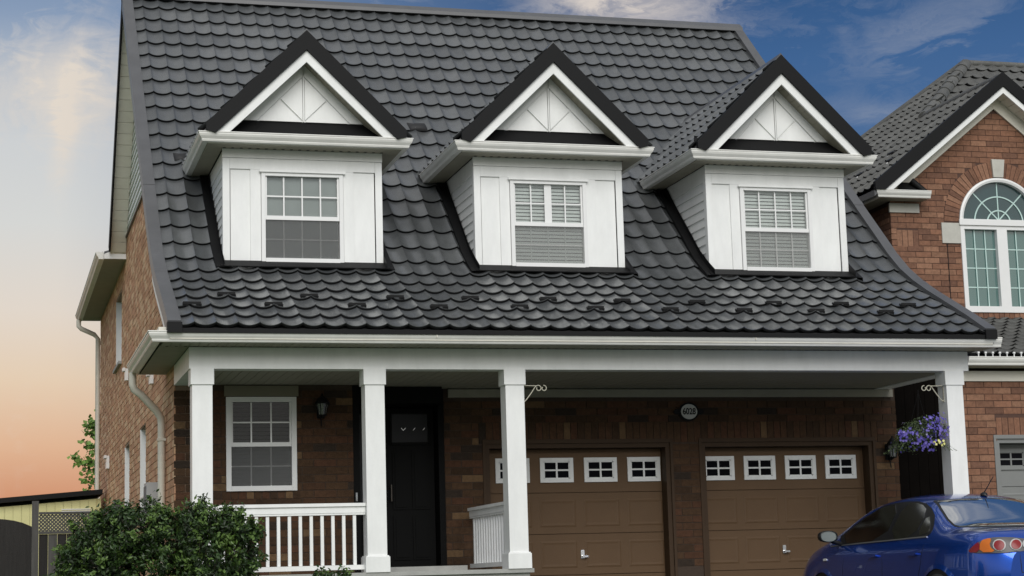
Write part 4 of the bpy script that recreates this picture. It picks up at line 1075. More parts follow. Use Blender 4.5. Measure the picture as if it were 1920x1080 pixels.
# arched window
q = MB(); yf = NY-0.02; e = 0.062
def arc(r, y_, n_=28): return [Vector((AX+r*cos(pi*i/n_), y_, AZ+r*sin(pi*i/n_))) for i in range(n_+1)]
q.grid([arc(AR, yf+0.10), arc(AR, yf), arc(AR-0.03, yf-0.012), arc(AR-e, yf), arc(AR-e, yf+0.10)], 0, False)
q.box(wl_, wl_+e, yf, yf+0.10, zb_, AZ); q.box(wr_-e, wr_, yf, yf+0.10, zb_, AZ); q.box(wl_+e, wr_-e, yf, yf+0.1, zb_, zb_+0.095)
q.box(wl_-0.02, wr_+0.02, yf-0.025, yf-0.001, 5.700, 5.790); q.box(wl_+e, wr_-e, yf+0.001, yf+0.09, 5.64, 5.80)
q.box(AX-0.088, AX+0.088, yf, yf+0.09, zb_+0.095, 5.64)
q.box(wl_+e, wl_+e+0.02, yf+0.02, yf+0.09, zb_+0.095, 5.64)
aw = q.build('arched_window', M_WHITE2, nh)
q = MB(); q.face([Vector((p.x, NY+0.055, p.z)) for p in arc(AR-e, 0)]); q.build('pane', M_GLASSTD, aw)
M_MUN = mat('pale_green_muntin', (0.50, 0.66, 0.62), 0.5)
for sgn in (-1, 1):
    a, b = sorted((AX+sgn*0.090, AX+sgn*(AR-e-0.02)))
    boxpart('pane', M_GLASST, aw, a, b, NY+0.055, NY+0.060, zb_+0.095, 5.64)
    for i in (1, 2): boxpart('muntin', M_MUN, aw, a+(b-a)*i/3-0.009, a+(b-a)*i/3+0.009, NY+0.036, NY+0.045, zb_+0.096, 5.639)
    for i in (1, 2, 3): z_ = zb_+0.095+(5.64-zb_-0.095)*i/4; boxpart('muntin', M_MUN, aw, a, b, NY+0.0465, NY+0.053, z_-0.009, z_+0.009)
for r in (0.205, 0.425):
    q = MB(); q.grid([arc(r+0.010, NY+0.050), arc(r+0.010, NY+0.040), arc(r-0.010, NY+0.040), arc(r-0.010, NY+0.050)], 0, False); q.build('muntin', M_MUN, aw)
for t in (pi/4, pi/2, 3*pi/4):
    q = MB(); d = Vector((cos(t), 0, sin(t))); s = Vector((-d.z, 0, d.x)); q.obox(Vector((AX, NY+0.046, AZ+0.05))-s*0.009, d*(AR-e-0.05), s*0.018, (0, 0.008, 0)); q.build('muntin', M_MUN, aw)
q = MB(); rows = []
for k in range(41):
    x = wl_+0.08+(wr_-wl_-0.16)*k/40; rows.append([(x, NY+0.13+0.012*sin(k*2.1), 4.40), (x, NY+0.13+0.012*sin(k*2.1), 5.65)])
q.grid(rows); q.build('curtain', M_CURT, aw)
boxpart('room_backing', M_ROOM, aw, wl_, wr_, NY+0.3, NY+0.32, 4.3, 6.5)

# neighbour roofs
NR_BACK = 7.86
mb = MB()
def plane_slab(pts, th=0.08):
    mb.prism(pts, (0, 0, -th))
HT = Vector((AX+1.95, NR_BACK+1.95, EZ+(AX+1.95-NXC)*NS))
L1 = [Vector((NXC-0.03, NG+0.02, EZ-0.02)), Vector((AX, NG+0.02, top_z(AX))), Vector((AX, NR_BACK, top_z(AX))), HT, Vector((NXC-0.03, HT.y+(HT.x-NXC), EZ-0.02))]
mb.prism([p-Vector((0, 0, 0.01)) for p in L1], (0, 0, -0.09))
R1 = [Vector((AX, NG+0.02, top_z(AX))), Vector((15.45, NG+0.02, EZ)), Vector((15.45, NR_BACK, EZ)), Vector((AX, NR_BACK, top_z(AX)))]
mb.prism([p-Vector((0, 0, 0.01)) for p in R1], (0, 0, -0.09))
F1 = [Vector((AX, NR_BACK, top_z(AX))), Vector((22, NR_BACK, top_z(AX))), Vector((22, HT.y, HT.z)), HT]
mb.prism([p-Vector((0, 0, 0.01)) for p in F1], (0, 0, -0.09))
nroof = mb.build('roof', [M_TRIM], nh)
NT = Budget(300); tmb = MB()
# left slope
up = Vector((1, 0, NS)).normalized(); Nn = Vector((-NS, 0, 1)).normalized(); base = Vector((NXC-0.02, 0, EZ)); slope_len = (HT.x-NXC)/up.x
k = 0
while k*COURSE < slope_len-0.05:
    a = base+up*(k*COURSE); b = base+up*min((k+1)*COURSE, slope_len); xm = (a.x+b.x)/2
    j = 0
    while True:
        y0 = 5.42 + j*PITCH; j += 1; ym = y0 + PITCH/2
        if ym > HT.y + (HT.x-xm) + 0.05: break
        if xm > AX and ym < NR_BACK + (xm-AX) - 0.02: continue
        mi = rnd.randrange(2)
        P0, P1 = a+Vector((0, y0+PITCH, 0)), b+Vector((0, y0+PITCH, 0))
        if NT.n > 0 and ym < 12.5: NT.n -= 1; tile_obj(nroof, P0, P1, Vector((0, -1, 0)), Nn, M_NROOF, mi)
        else: tile_into(tmb, P0, P1, Vector((0, -1, 0)), Nn, PITCH, 0, 1, mi)
    k += 1
# front slope above the gable ridge
fs = (HT.z-top_z(AX))/(HT.y-NR_BACK); up = Vector((0, 1, fs)).normalized(); Nn = Vector((0, -fs, 1)).normalized(); base = Vector((0, NR_BACK, top_z(AX))); sl_ = (HT.y-NR_BACK)/up.y; k = 0
while k*COURSE < sl_-0.02:
    a = base+up*(k*COURSE); b = base+up*min((k+1)*COURSE, sl_); ym = (a.y+b.y)/2; x = AX + (ym-NR_BACK) - 0.05
    while x < 19:
        tile_into(tmb, Vector((x, a.y, a.z)), Vector((x, b.y, b.z)), X_, Nn, PITCH, 0, 1, rnd.randrange(2)); x += PITCH
    k += 1
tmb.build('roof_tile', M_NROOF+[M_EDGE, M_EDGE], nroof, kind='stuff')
# barrel hip caps, one by one
hd = (HT-Vector((AX, NR_BACK, top_z(AX)))); hl = hd.length; hd.normalize(); nseg = 9
sd_ = hd.cross(Vector((0, 0, 1))).normalized(); un = sd_.cross(hd)
for i in range(nseg):
    q = MB(); a = Vector((AX, NR_BACK, top_z(AX)))+hd*(hl*i/nseg-0.02); b = a+hd*(hl/nseg+0.03); rows = []
    for (p, r) in ((a, 0.125), (b, 0.105)): rows.append([p + sd_*r*cos(pi*t/8) + un*(r*0.95*sin(pi*t/8)) for t in range(9)])
    q.grid(rows, 0, True); q.face(rows[0]); q.build('hip_cap', rnd.choice(M_NROOF), nroof)
q = MB(); rr = [HT + Vector((0, 0, 0.05)), Vector((NXC, HT.y+(HT.x-NXC), EZ+0.05))]; q.tube(rr, 0.07, 8); q.build('rear_hip_cap', M_NROOF[0], nroof)
q = MB(); q.tube([HT+Vector((0, 0, 0.03)), Vector((22, HT.y, HT.z+0.03))], 0.06, 8); q.build('ridge_cap', M_NROOF[0], nroof)
q = MB(); q.tube([Vector((AX, NG, top_z(AX)+0.03)), Vector((AX, NR_BACK, top_z(AX)+0.03))], 0.07, 8); q.build('gable_ridge_cap', M_NROOF[0], nroof)
for (gx, gy_, gz_) in ((11.938, 6.80, 7.016), (11.63, 6.27, 6.77), (11.985, 7.95, 7.054), (11.646, 7.36, 6.783)):
    u_ = Vector((1, 0, NS)).normalized(); n_ = Vector((-NS, 0, 1)).normalized(); o_ = Vector((gx, gy_, gz_))+n_*0.03
    q = MB(); q.obox(o_-Vector((0, 0.11, 0)), (0, 0.22, 0), u_*0.05, n_*0.05); q.build('snow_guard', MATS['dull_dark_metal'], nroof)
    q = MB(); q.obox(o_-Vector((0, -0.02, 0))-u_*0.05, (0, 0.05, 0), u_*0.03, n_*0.03); q.build('guard_cap', M_WHITE2, nroof)
# rakes
q = MB(); az_ = top_z(AX)
ez_ = EZ
for s in (-1, 1):
    q.prism([(AX, NG-0.03, az_+0.10), (AX, NG-0.03, az_-0.13), (AX+s*2.13, NG-0.03, az_-0.13-2.13*NS), (AX+s*2.30, NG-0.03, az_-0.10-2.17*NS), (AX+s*2.30, NG-0.03, az_+0.10-2.27*NS)][::s], (0, 0.08, 0))
q.build('rake_cap', M_BLACK, nh)
q = MB()
for s in (-1, 1):
    q.prism([(AX, NG, az_-0.134), (AX, NG, az_-0.235), (AX+s*1.99, NG, az_-0.235-1.99*NS), (AX+s*2.12, NG, az_-0.134-2.12*NS)][::s], (0, 0.03, 0))
q.build('rake_fascia', M_WHITE, nh)
for s in (-1, 1):
    q = MB(); d = Vector((s, 0, -NS)).normalized(); k = 0
    while k*0.15 < 2.5:
        o = Vector((AX, NG+0.031, az_-0.20))+d*(k*0.15); q.obox(o, d*0.142, (0, 0.32, 0), (0, 0, 0.015)); k += 1
    q.build('rake_soffit', M_CREAM, nh)
    q = MB(); q.prism([(AX, NY-0.035, az_-0.205), (AX, NY-0.035, az_-0.41), (AX+s*1.9, NY-0.035, az_-0.41-1.9*NS), (AX+s*2.0, NY-0.035, az_-0.205-2.0*NS)][::s], (0, 0.03, 0)); q.build('rake_frieze', M_CREAM, nh)
# eave return with its own scrap of black roof
gutter('gutter', nh, [(NXC+0.112, 12.5), (NXC+0.112, NG+0.112), (11.80, NG+0.112)], 6.045)
mb = MB(); mb.box(NXC+0.113, 11.80, NG+0.115, NY-0.036, 6.045, 6.06); mb.box(NXC+0.113, NX0, NY-0.036, 12.5, 6.045, 6.06); mb.build('soffit', M_SOFFIT, nh)
mb = MB(); mb.prism([(NX0+0.05, NG+0.14, 6.13), (11.80, NG+0.14, 6.13), (11.72, NY-0.04, 6.34), (NX0+0.15, NY-0.04, 6.34)], (0, 0.02, -0.06)); mb.tube([(11.60, NY-0.10, 6.36), (11.82, NG+0.16, 6.13)], 0.05, 8); mb.build('return_roof', M_BLACK, nh)

# lower storey: front garage with its own roof
LY = 2.3
mb = MB(); gx0, gx1 = 10.84, 13.35; gtop = 2.12
wall_grid(mb, 0, LY+0.008, 0.2, [10.35, gx0, gx1, 15.5], [-0.1, gtop, 2.95], [(gx0, gx1, -0.1, gtop)])
mb.box(10.35, 10.55, LY+0.21, 5.9, -0.1, 2.95); mb.box(10.35, 10.55, 5.9, 14, -0.1, 3.0)
lwall = mb.build('garage_wall', M_MORT_N, nh)
mb = MB()
def l_iv(z):
    h = []
    if z < gtop: h = [(gx0, gx1)]
    elif z < gtop+0.285: h = [(gx0+0.02, gx1+0.1)]
    return sub_intervals((10.35, 15.2), h)
lay_bricks(lwall, mb, 0, LY+0.008, 1.02, 2.88, l_iv, B_NEIGH, NB, soldiers=[(gx0+0.02, gx1+0.1, gtop+0.005, gtop+0.28)], priority=lambda u, z: u < 11.9, weights=[3, 3, 2, 1])
lay_bricks(lwall, mb, 1, 10.35, 0.5, 2.88, lambda z: [(LY, 5.8)], B_NEIGH, None)
mb.build('brick', B_NEIGH, lwall, kind='stuff')
M_NGD = mat('grey_garage_door', (0.20, 0.205, 0.20), 0.5, var=0.05, vscale=3)
garage_door(nh, gx0, gx1, [(10.93, 11.40), (11.50, 11.97), (12.07, 12.54), (12.64, 13.11)], y=LY+0.22, ztop=gtop, m_door=M_NGD, m_trim=M_NGD, yw=LY, m_win=M_NGD, wz=(1.72, 2.0))
boxpart('frieze_board', M_CREAM, nh, 10.40, 15.3, LY-0.03, LY-0.010, 2.885, 3.02)
boxpart('soffit', M_SOFFIT, nh, 10.36, 15.3, 2.02, LY-0.001, 3.06, 3.075)
gutter('gutter', nh, [(10.33, 2.06), (15.3, 2.06)], 3.066)
mb = MB(); zr0, zr1 = 3.20, 4.22
rs = (zr1-zr0)/(NY-1.98); up = Vector((0, 1, rs)).normalized(); Nn = Vector((0, -rs, 1)).normalized()
mb.prism([(10.30, 1.98, zr0-0.02), (10.30, NY, zr1-0.02), (10.30, NY, zr1-0.12), (10.30, 1.98, zr0-0.10)], (5.2, 0, 0)); lroof = mb.build('lower_roof', M_TRIM, nh)
mb = MB(); k = 0; sl_ = (NY-1.98)/up.y
while k*COURSE < sl_-0.02:
    a = Vector((0, 1.98, zr0))+up*(k*COURSE); b = Vector((0, 1.98, zr0))+up*min((k+1)*COURSE, sl_); x = 10.31
    while x < 15.3: tile_into(mb, Vector((x, a.y, a.z)), Vector((x, b.y, b.z)), X_, Nn, PITCH, 0, 1, rnd.randrange(2)); x += PITCH
    k += 1
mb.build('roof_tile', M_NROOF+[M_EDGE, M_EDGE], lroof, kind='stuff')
boxpart('wall_flashing', M_BLACK, nh, 11.28, 15, NY-0.06, NY-0.012, 4.16, 4.235)
for k in range(26):
    x = 10.47+k*0.105; q = MB(); q.box(x-0.006, x+0.006, 1.945, 1.960, 3.17, 3.215); q.box(x-0.015, x+0.015, 1.94, 1.965, 3.216, 3.238); q.build('light_clip', M_WHITE2, nh)

# added gate; its near-black stands in for the shade of the passage
sgate = thing('added_side_gate', (9.83, 2.3, 0), 'tall near-black boarded gate added for the dark of the passage between the two brick houses', 'gate')
M_GATE = mat('passage_shade_black', (0.0045, 0.0035, 0.003), 0.9, spec=0.05, var=0.2, vscale=5)
for k in range(7):
    x = 9.315+k*0.146; boxpart('board', M_GATE, sgate, x, x+0.141, 2.42, 2.445, 0.04, 3.05)
boxpart('cross_rail', M_GATE, sgate, 9.315, 10.33, 2.446, 2.49, 2.2, 2.3)

# ================================================================== LEFT: fence, shed, tree
FY = 10.0
fence = thing('wooden_fence', (-1.3, FY, 0), 'weathered grey wooden fence with lattice top beside the brick side wall', 'fence')
boxpart('post', M_WOODG, fence, -1.37, -1.27, FY-0.05, FY+0.05, 0, 1.87)
boxpart('post', M_WOODG, fence, -0.14, -0.04, FY-0.05, FY+0.05, 0, 1.87)
boxpart('top_rail', M_WOODG, fence, -1.265, -0.145, FY-0.03, FY+0.03, 1.665, 1.70)
boxpart('mid_rail', M_WOODG, fence, -1.265, -0.145, FY-0.04, FY+0.04, 1.365, 1.405)
for k in range(8):
    x = -1.262+k*0.139; boxpart('board', M_WOOD if k != 1 else M_WOODG, fence, x, x+0.134, FY-0.012, FY+0.012, 0.05, 1.36)
q = MB()
for k in range(-5, 24):
    for s in (-1, 1):
        x0_ = -1.26+k*0.056; a = Vector((x0_, FY+0.004*s, 1.405)); b = Vector((x0_+s*0.26, FY+0.004*s, 1.665))
        if s < 0: a, b = Vector((x0_, FY-0.008, 1.405)), Vector((x0_-0.26, FY-0.008, 1.665))
        lo, hi = -1.262, -0.145
        def cl(p, r_, t=None):
            return p
        # clip to the frame
        d = b-a; t0, t1 = 0.0, 1.0
        for lim, sg_ in ((lo, 1), (hi, -1)):
            va, vb = (a.x-lim)*sg_, (b.x-lim)*sg_
            if va < 0 and vb < 0: t0, t1 = 1, 0; break
            if va < 0: t0 = max(t0, va/(va-vb))
            elif vb < 0: t1 = min(t1, va/(va-vb))
        if t1-t0 < 0.05: continue
        p, r_ = a+d*t0, a+d*t1; n = Vector((-d.z, 0, d.x)).normalized()*0.011; q.obox(p-n, r_-p, n*2, (0, 0.006, 0))
q.build('lattice', M_WOODG, fence, kind='stuff')
gate = thing('wooden_gate', (-1.9, FY, 0), 'dark wooden gate with an arched top at the left edge', 'gate')
for k in range(9):
    x = -2.56+k*0.132; xm = x+0.06; za, zb_ = [1.32 + 0.29*sqrt(max(0, 1-((xx+1.97)/0.72)**2)) for xx in (x, x+0.1325)]; q = MB(); q.prism([(x, FY-0.012, 0.05), (x+0.1325, FY-0.012, 0.05), (x+0.1325, FY-0.012, zb_), (x, FY-0.012, za)], (0, 0.024, 0)); q.build('board', M_WOOD, gate)
boxpart('cross_rail', M_WOOD, gate, -2.56, -1.40, FY+0.013, FY+0.05, 0.9, 1.0); boxpart('post', M_WOODG, gate, -2.68, -2.58, FY-0.05, FY+0.05, 0, 1.87)

shed = thing('yellow_shed', (-2, 15, 0), 'low outbuilding with pale yellow boards and a dark sloping roof edge behind the fence', 'shed')
q = MB(); q.prism([(-4.2, 14.05, 0), (-0.10, 14.05, 0), (-0.10, 14.05, 2.10), (-4.2, 14.05, 1.80)], (0, 1.5, 0)); body = q.build('wall', M_YELLOW, shed)
for k in range(28):
    x = -4.15+k*0.142; zt = 1.80+(x+4.2)/4.05*0.30; q = MB(); q.box(x, x+0.136, 14.02, 14.048, 0.05, zt-0.005); q.build('board', M_YELLOW, body)
q = MB(); d = Vector((4.32, 0, 0.322)); q.obox((-4.4, 13.88, 1.845), d, (0, 1.8, 0), (0, 0, 0.085)); q.build('roof', M_BLACK, shed)
q = MB(); 
for k in range(4): q.box(-0.78, -0.28, 14.0, 14.018, 1.80+k*0.035, 1.818+k*0.035)
q.build('vent_louvre', M_WHITE2, shed)

# sapling behind the house corner
tree = thing('sapling', (0.05, 17.4, 0), 'thin young tree with bright green leaves showing past the rear corner of the brick house', 'tree')
q = MB(); q.tube([(0.35, 17.6, 0), (0.30, 17.6, 1.2), (0.22, 17.6, 2.4), (0.15, 17.6, 3.2), (0.05, 17.6, 4.05)], [0.045, 0.04, 0.028, 0.018, 0.006], 7)
tw = []
for (z0, dx, dz, L_) in ((2.2, -0.9, 0.2, 0.45), (2.45, -1, 0.35, 0.5), (2.75, -1, 0.25, 0.62), (2.95, -1, 0.1, 0.66), (3.1, -0.9, 0.45, 0.5), (3.35, -0.8, 0.6, 0.48), (3.6, -0.9, 0.5, 0.3), (3.2, 0.9, 0.5, 0.5), (2.7, 0.9, 0.4, 0.6), (3.55, 0.8, 0.6, 0.4)):
    x0_ = interp(z0, [(0, 0.35), (1.2, 0.30), (2.4, 0.22), (3.2, 0.15), (4.05, 0.05)]); p = Vector((x0_, 17.6, z0)); d = Vector((dx, rnd.uniform(-0.5, 0.5), dz)).normalized(); pts = [p]
    for k in range(6): p = p + (d+Vector((0, rnd.gauss(0, .15), 0.08*k))).normalized()*L_/6; pts.append(p.copy())
    q.tube(pts, [0.012, 0.01, 0.008, 0.007, 0.005, 0.004, 0.002], 5); tw.append(pts)
tw.append([Vector((0.15-0.02*k, 17.6, 3.2+0.16*k)) for k in range(6)])
q.build('trunk', mat('sapling_bark', (0.12, 0.09, 0.06), 0.9), tree)
q = MB()
for pts in tw:
    for p in pts[1:]:
        for _ in range(9):
            o = p + Vector((rnd.gauss(0, .05), rnd.gauss(0, .06), rnd.gauss(0, .05))); leaf_quads(q, o, Vector((rnd.gauss(0, 1), rnd.gauss(-0.8, 1), rnd.gauss(0.3, 1))).normalized(), rnd.uniform(0.08, 0.14), rnd.choice((0, 0, 1, 2)), 0.8)
q.build('crown', [mat('sap_leaf', (0.22, 0.38, 0.07), 0.5), mat('sap_leaf_light', (0.24, 0.36, 0.09), 0.5), mat('sap_leaf_dark', (0.12, 0.22, 0.04), 0.5)], tree)

# ================================================================== shrubs in front of the porch
def shrub(name, clumps, label, nleaf, leaf=(0.032, 0.060), seed=1):
    r_ = random.Random(seed); base = clumps[0][0]
    t = thing(name, (base[0], base[1], gz(base[1])), label, 'shrub')
    br = MB(); q = MB()
    for (c, R) in clumps:
        c = Vector(c); b0 = Vector((base[0]+r_.uniform(-.15, .15), base[1]+0.05, gz(base[1]))); br.tube([b0, (b0+c)/2+Vector((r_.uniform(-.1, .1), 0, 0)), c], [0.02, 0.014, 0.005], 5)
        nt = max(14, int(R*R*800))
        for _ in range(nt):
            v = Vector((r_.gauss(0, 1), r_.gauss(0, 1), r_.gauss(0, 1))).normalized(); rr = R*(r_.uniform(0.5, 1.0)**0.7)*1.04
            tip = c + Vector((v.x*rr, v.y*rr, v.z*rr*0.85))
            d = (v + Vector((0, -0.1, 0.55))).normalized(); tl = r_.uniform(0.05, 0.12)
            br.tube([tip-d*tl*1.2, tip+d*tl*0.3], [0.004, 0.0015], 3, cap=False)
            tone = r_.choices((0, 1, 2), (6, 3.5, 0.9))[0]
            for _ in range(nleaf):
                u = r_.uniform(-1, 0.6); o = tip + d*tl*u + Vector((r_.gauss(0, .024), r_.gauss(0, .024), r_.gauss(0, .024)))
                n = (v*0.7 + Vector((r_.gauss(0, .7), r_.gauss(0, .7), r_.gauss(0.2, .7)))).normalized()
                leaf_quads(q, o, n, r_.uniform(*leaf), tone if u < 0.1 else min(2, tone+1), 0.5)
    br.build('branches', mat('shrub_bark', (0.06, 0.045, 0.03), 0.9), t)
    q.build('foliage', [mat('shrub_leaf_dark', (0.011, 0.024, 0.005), 0.5, spec=0.4), mat('shrub_leaf', (0.026, 0.056, 0.011), 0.45, spec=0.4), mat('shrub_leaf_young', (0.095, 0.16, 0.035), 0.45, spec=0.4)], t)
BY = -1.1
cl_ = [((-0.45, BY, 0.55), 0.55), ((-0.95, BY, 0.72), 0.40), ((-1.15, BY, 0.45), 0.36), ((-0.62, BY-0.1, 1.0), 0.36), ((-0.25, BY-0.1, 0.95), 0.36), ((0.05, BY, 0.98), 0.30), ((-1.02, BY-0.05, 1.0), 0.24),
       ((0.0, BY-0.2, 0.55), 0.42), ((0.30, BY, 1.0), 0.22), ((0.42, BY, 0.72), 0.22), ((0.40, BY-0.1, 0.95), 0.17), ((0.02, BY, 1.20), 0.15), ((-0.80, BY, 1.17), 0.17), ((-0.45, BY, 1.18), 0.16), ((-0.1, BY-0.1, 1.12), 0.13), ((0.28, BY, 0.45), 0.3), ((0.32, BY-.05, 1.15), 0.11), ((-1.22, BY, 0.75), 0.2), ((0.5, BY, 1.02), 0.11)]
shrub('shrub', cl_, 'large dark green leafy shrub in front of the left porch column', 34, seed=5)
shrub('shrub', [((1.30, BY, 0.42), 0.17), ((1.22, BY, 0.50), 0.09), ((1.40, BY, 0.50), 0.09)], 'small green shrub tip in front of the porch railing', 26, seed=9)

# ================================================================== CAR
car = thing('parked_car', (7.96, -1.85, gz(-1.85)), 'glossy blue sedan parked nose towards the right garage door', 'car')
CG = gz(-2.0)+0.025; CX = 7.76; CYR = -4.20      # ground, centre line, rear end
# stations: y from the rear bumper, then half-profile: list of (x,z)
def sect(y):
    """half section at distance y (m) from the rear end, z above ground; 12 points from sill to centre"""
    wmax = interp(y, [(0, 0.62), (0.10, 0.76), (0.30, 0.84), (0.8, 0.875), (2.2, 0.885), (3.5, 0.885), (4.1, 0.865), (4.42, 0.77), (4.6, 0.60)])
    sill = interp(y, [(0, 0.34), (0.3, 0.22), (0.8, 0.20), (3.6, 0.20), (4.3, 0.22), (4.6, 0.30)])
    sh = interp(y, [(0, 0.80), (0.15, 0.93), (0.5, 0.97), (1.2, 0.965), (2.2, 0.94), (3.1, 0.92), (3.8, 0.87), (4.3, 0.76), (4.6, 0.58)])   # shoulder/belt
    deck = interp(y, [(0, 0.84), (0.08, 0.99), (0.2, 1.035), (0.45, 1.05), (0.85, 1.065), (1.55, 1.395), (1.85, 1.445), (2.2, 1.465), (2.6, 1.445), (2.92, 1.395), (3.70, 1.055), (3.85, 1.02), (4.15, 0.95), (4.4, 0.82), (4.6, 0.61)])
    cab = max(0.0, min(1.0, interp(y, [(0.55, 0), (1.35, 1), (2.92, 1), (3.50, 0.30), (3.70, 0)])))
    roofw = interp(y, [(0.9, 0.60), (1.6, 0.52), (2.85, 0.53), (3.6, 0.68)])
    belt_in = wmax-0.055
    P = [(wmax-0.06, sill), (wmax-0.01, sill+0.12), (wmax, sill+0.30), (wmax-0.006, sh-0.16), (wmax-0.030, sh-0.05), (belt_in-0.005, sh)]
    # above the belt: blend of flat deck and cabin side
    flat = [(belt_in-0.05, sh+(deck-sh)*0.55), (belt_in*0.86, sh+(deck-sh)*0.75), (belt_in*0.72, sh+(deck-sh)*0.88), (belt_in*0.5, sh+(deck-sh)*0.96), (belt_in*0.25, deck*0.999), (0, deck)]
    hh = deck-sh
    cabp = [(belt_in-0.035-0.00, sh+hh*0.12), (belt_in-(belt_in-roofw)*0.45, sh+hh*0.50), (roofw+0.06, sh+hh*0.80), (roofw-0.02, sh+hh*0.92), (roofw*0.5, sh+hh*0.985), (0, deck)]
    for a, b in zip(flat, cabp): P.append((a[0]*(1-cab)+b[0]*cab, a[1]*(1-cab)+b[1]*cab))
    return P
st = [0, 0.04, 0.10, 0.2, 0.32, 0.45, 0.6, 0.75, 0.9, 1.05, 1.2, 1.35, 1.5, 1.65, 1.8, 2.0, 2.2, 2.4, 2.6, 2.75, 2.9, 3.05, 3.2, 3.35, 3.5, 3.7, 3.9, 4.1, 4.25, 4.4, 4.52, 4.6]
rows = []
for y in st:
    h = sect(y); full = [(CX-x, CYR+y, CG+z_) for x, z_ in h] + [(CX+x, CYR+y, CG+z_) for x, z_ in h[:-1][::-1]]
    rows.append(full)
q = MB(); q.grid(rows, 0, True)
q.face(rows[0][::-1], 0); q.face(rows[-1], 0)
q.grid([[r[0] for r in rows], [r[-1] for r in rows]], 0, False)
M_CAR = bpy.data.materials.new('metallic_blue_paint'); M_CAR.use_nodes = True
b = M_CAR.node_tree.nodes['Principled BSDF']; b.inputs['Base Color'].default_value = (0.010, 0.085, 0.50, 1); b.inputs['Metallic'].default_value = 0.75; b.inputs['Roughness'].default_value = 0.24
b.inputs['Coat Weight'].default_value = 1.0; b.inputs['Coat Roughness'].default_value = 0.015
body = q.build('body', M_CAR, car)
sub = body.modifiers.new('s', 'SUBSURF'); sub.levels = 2; sub.render_levels = 2
dg = bpy.context.evaluated_depsgraph_get(); ev = body.evaluated_get(dg); me2 = bpy.data.meshes.new_from_object(ev); body.modifiers.clear(); body.data = me2
for p in me2.polygons: p.use_smooth = True
bo = WL[body.name]
bvh = BVHTree.FromPolygons([v.co+bo for v in me2.vertices], [tuple(p.vertices) for p in me2.polygons])
def patch(name, outline, fn, direction, m_, off=0.004, rings=7, parent=None, lip=True, smooth=True, seg=8):
    """a panel laid on the body: 2-D outline -> points by fn(u,v), cast along direction, lifted by off"""
    D = Vector(direction).normalized()
    # densify with a closed Catmull-Rom-free linear subdivision
    pts = []
    n0 = len(outline)
    for i in range(n0):
        a, b_ = outline[i], outline[(i+1) % n0]
        for k in range(seg): t = k/seg; pts.append((a[0]+(b_[0]-a[0])*t, a[1]+(b_[1]-a[1])*t))
    cx = sum(p[0] for p in pts)/len(pts); cy = sum(p[1] for p in pts)/len(pts)
    mb = MB(); R_ = []
    def cast(u, v, o):
        s = fn(u, v) - D*3; hit, nn, _, _ = bvh.ray_cast(s, D)
        if hit is None: return None
        if nn.dot(D) > 0: nn = -nn
        return hit + nn*o
    for r in range(rings+1):
        t = r/rings; row = []
        for p in pts:
            h = cast(cx+(p[0]-cx)*(1-t*0.999), cy+(p[1]-cy)*(1-t*0.999), off)
            row.append(h)
        R_.append(row)
    if any(h is None for r in R_ for h in r):
        R_ = [[h if h is not None else fn(cx, cy) for h in r] for r in R_]
    mb.grid(R_, 0, smooth, closed=True)
    if lip: mb.grid([[cast(p[0], p[1], -0.002) or fn(*p) for p in pts], R_[0]], 0, False, closed=True)
    return mb.build(name, m_, parent or car)
def smooth_outline(pts, it=2):
    for _ in range(it):
        o = []
        for i in range(len(pts)):
            a, b_ = pts[i], pts[(i+1) % len(pts)]
            o += [(a[0]*0.75+b_[0]*0.25, a[1]*0.75+b_[1]*0.25), (a[0]*0.25+b_[0]*0.75, a[1]*0.25+b_[1]*0.75)]
        pts = o
    return pts
M_CGL = glass('tinted_car_glass', refl=-0.10, see=0.0, body=(0.006, 0.006, 0.007), rough=0.12)
M_CGR = glass('rear_car_glass', refl=0.14, see=0.0, body=(0.30, 0.33, 0.31), rough=0.06)
M_CBK = mat('black_trim', (0.008, 0.008, 0.009), 0.45)
CB = CG
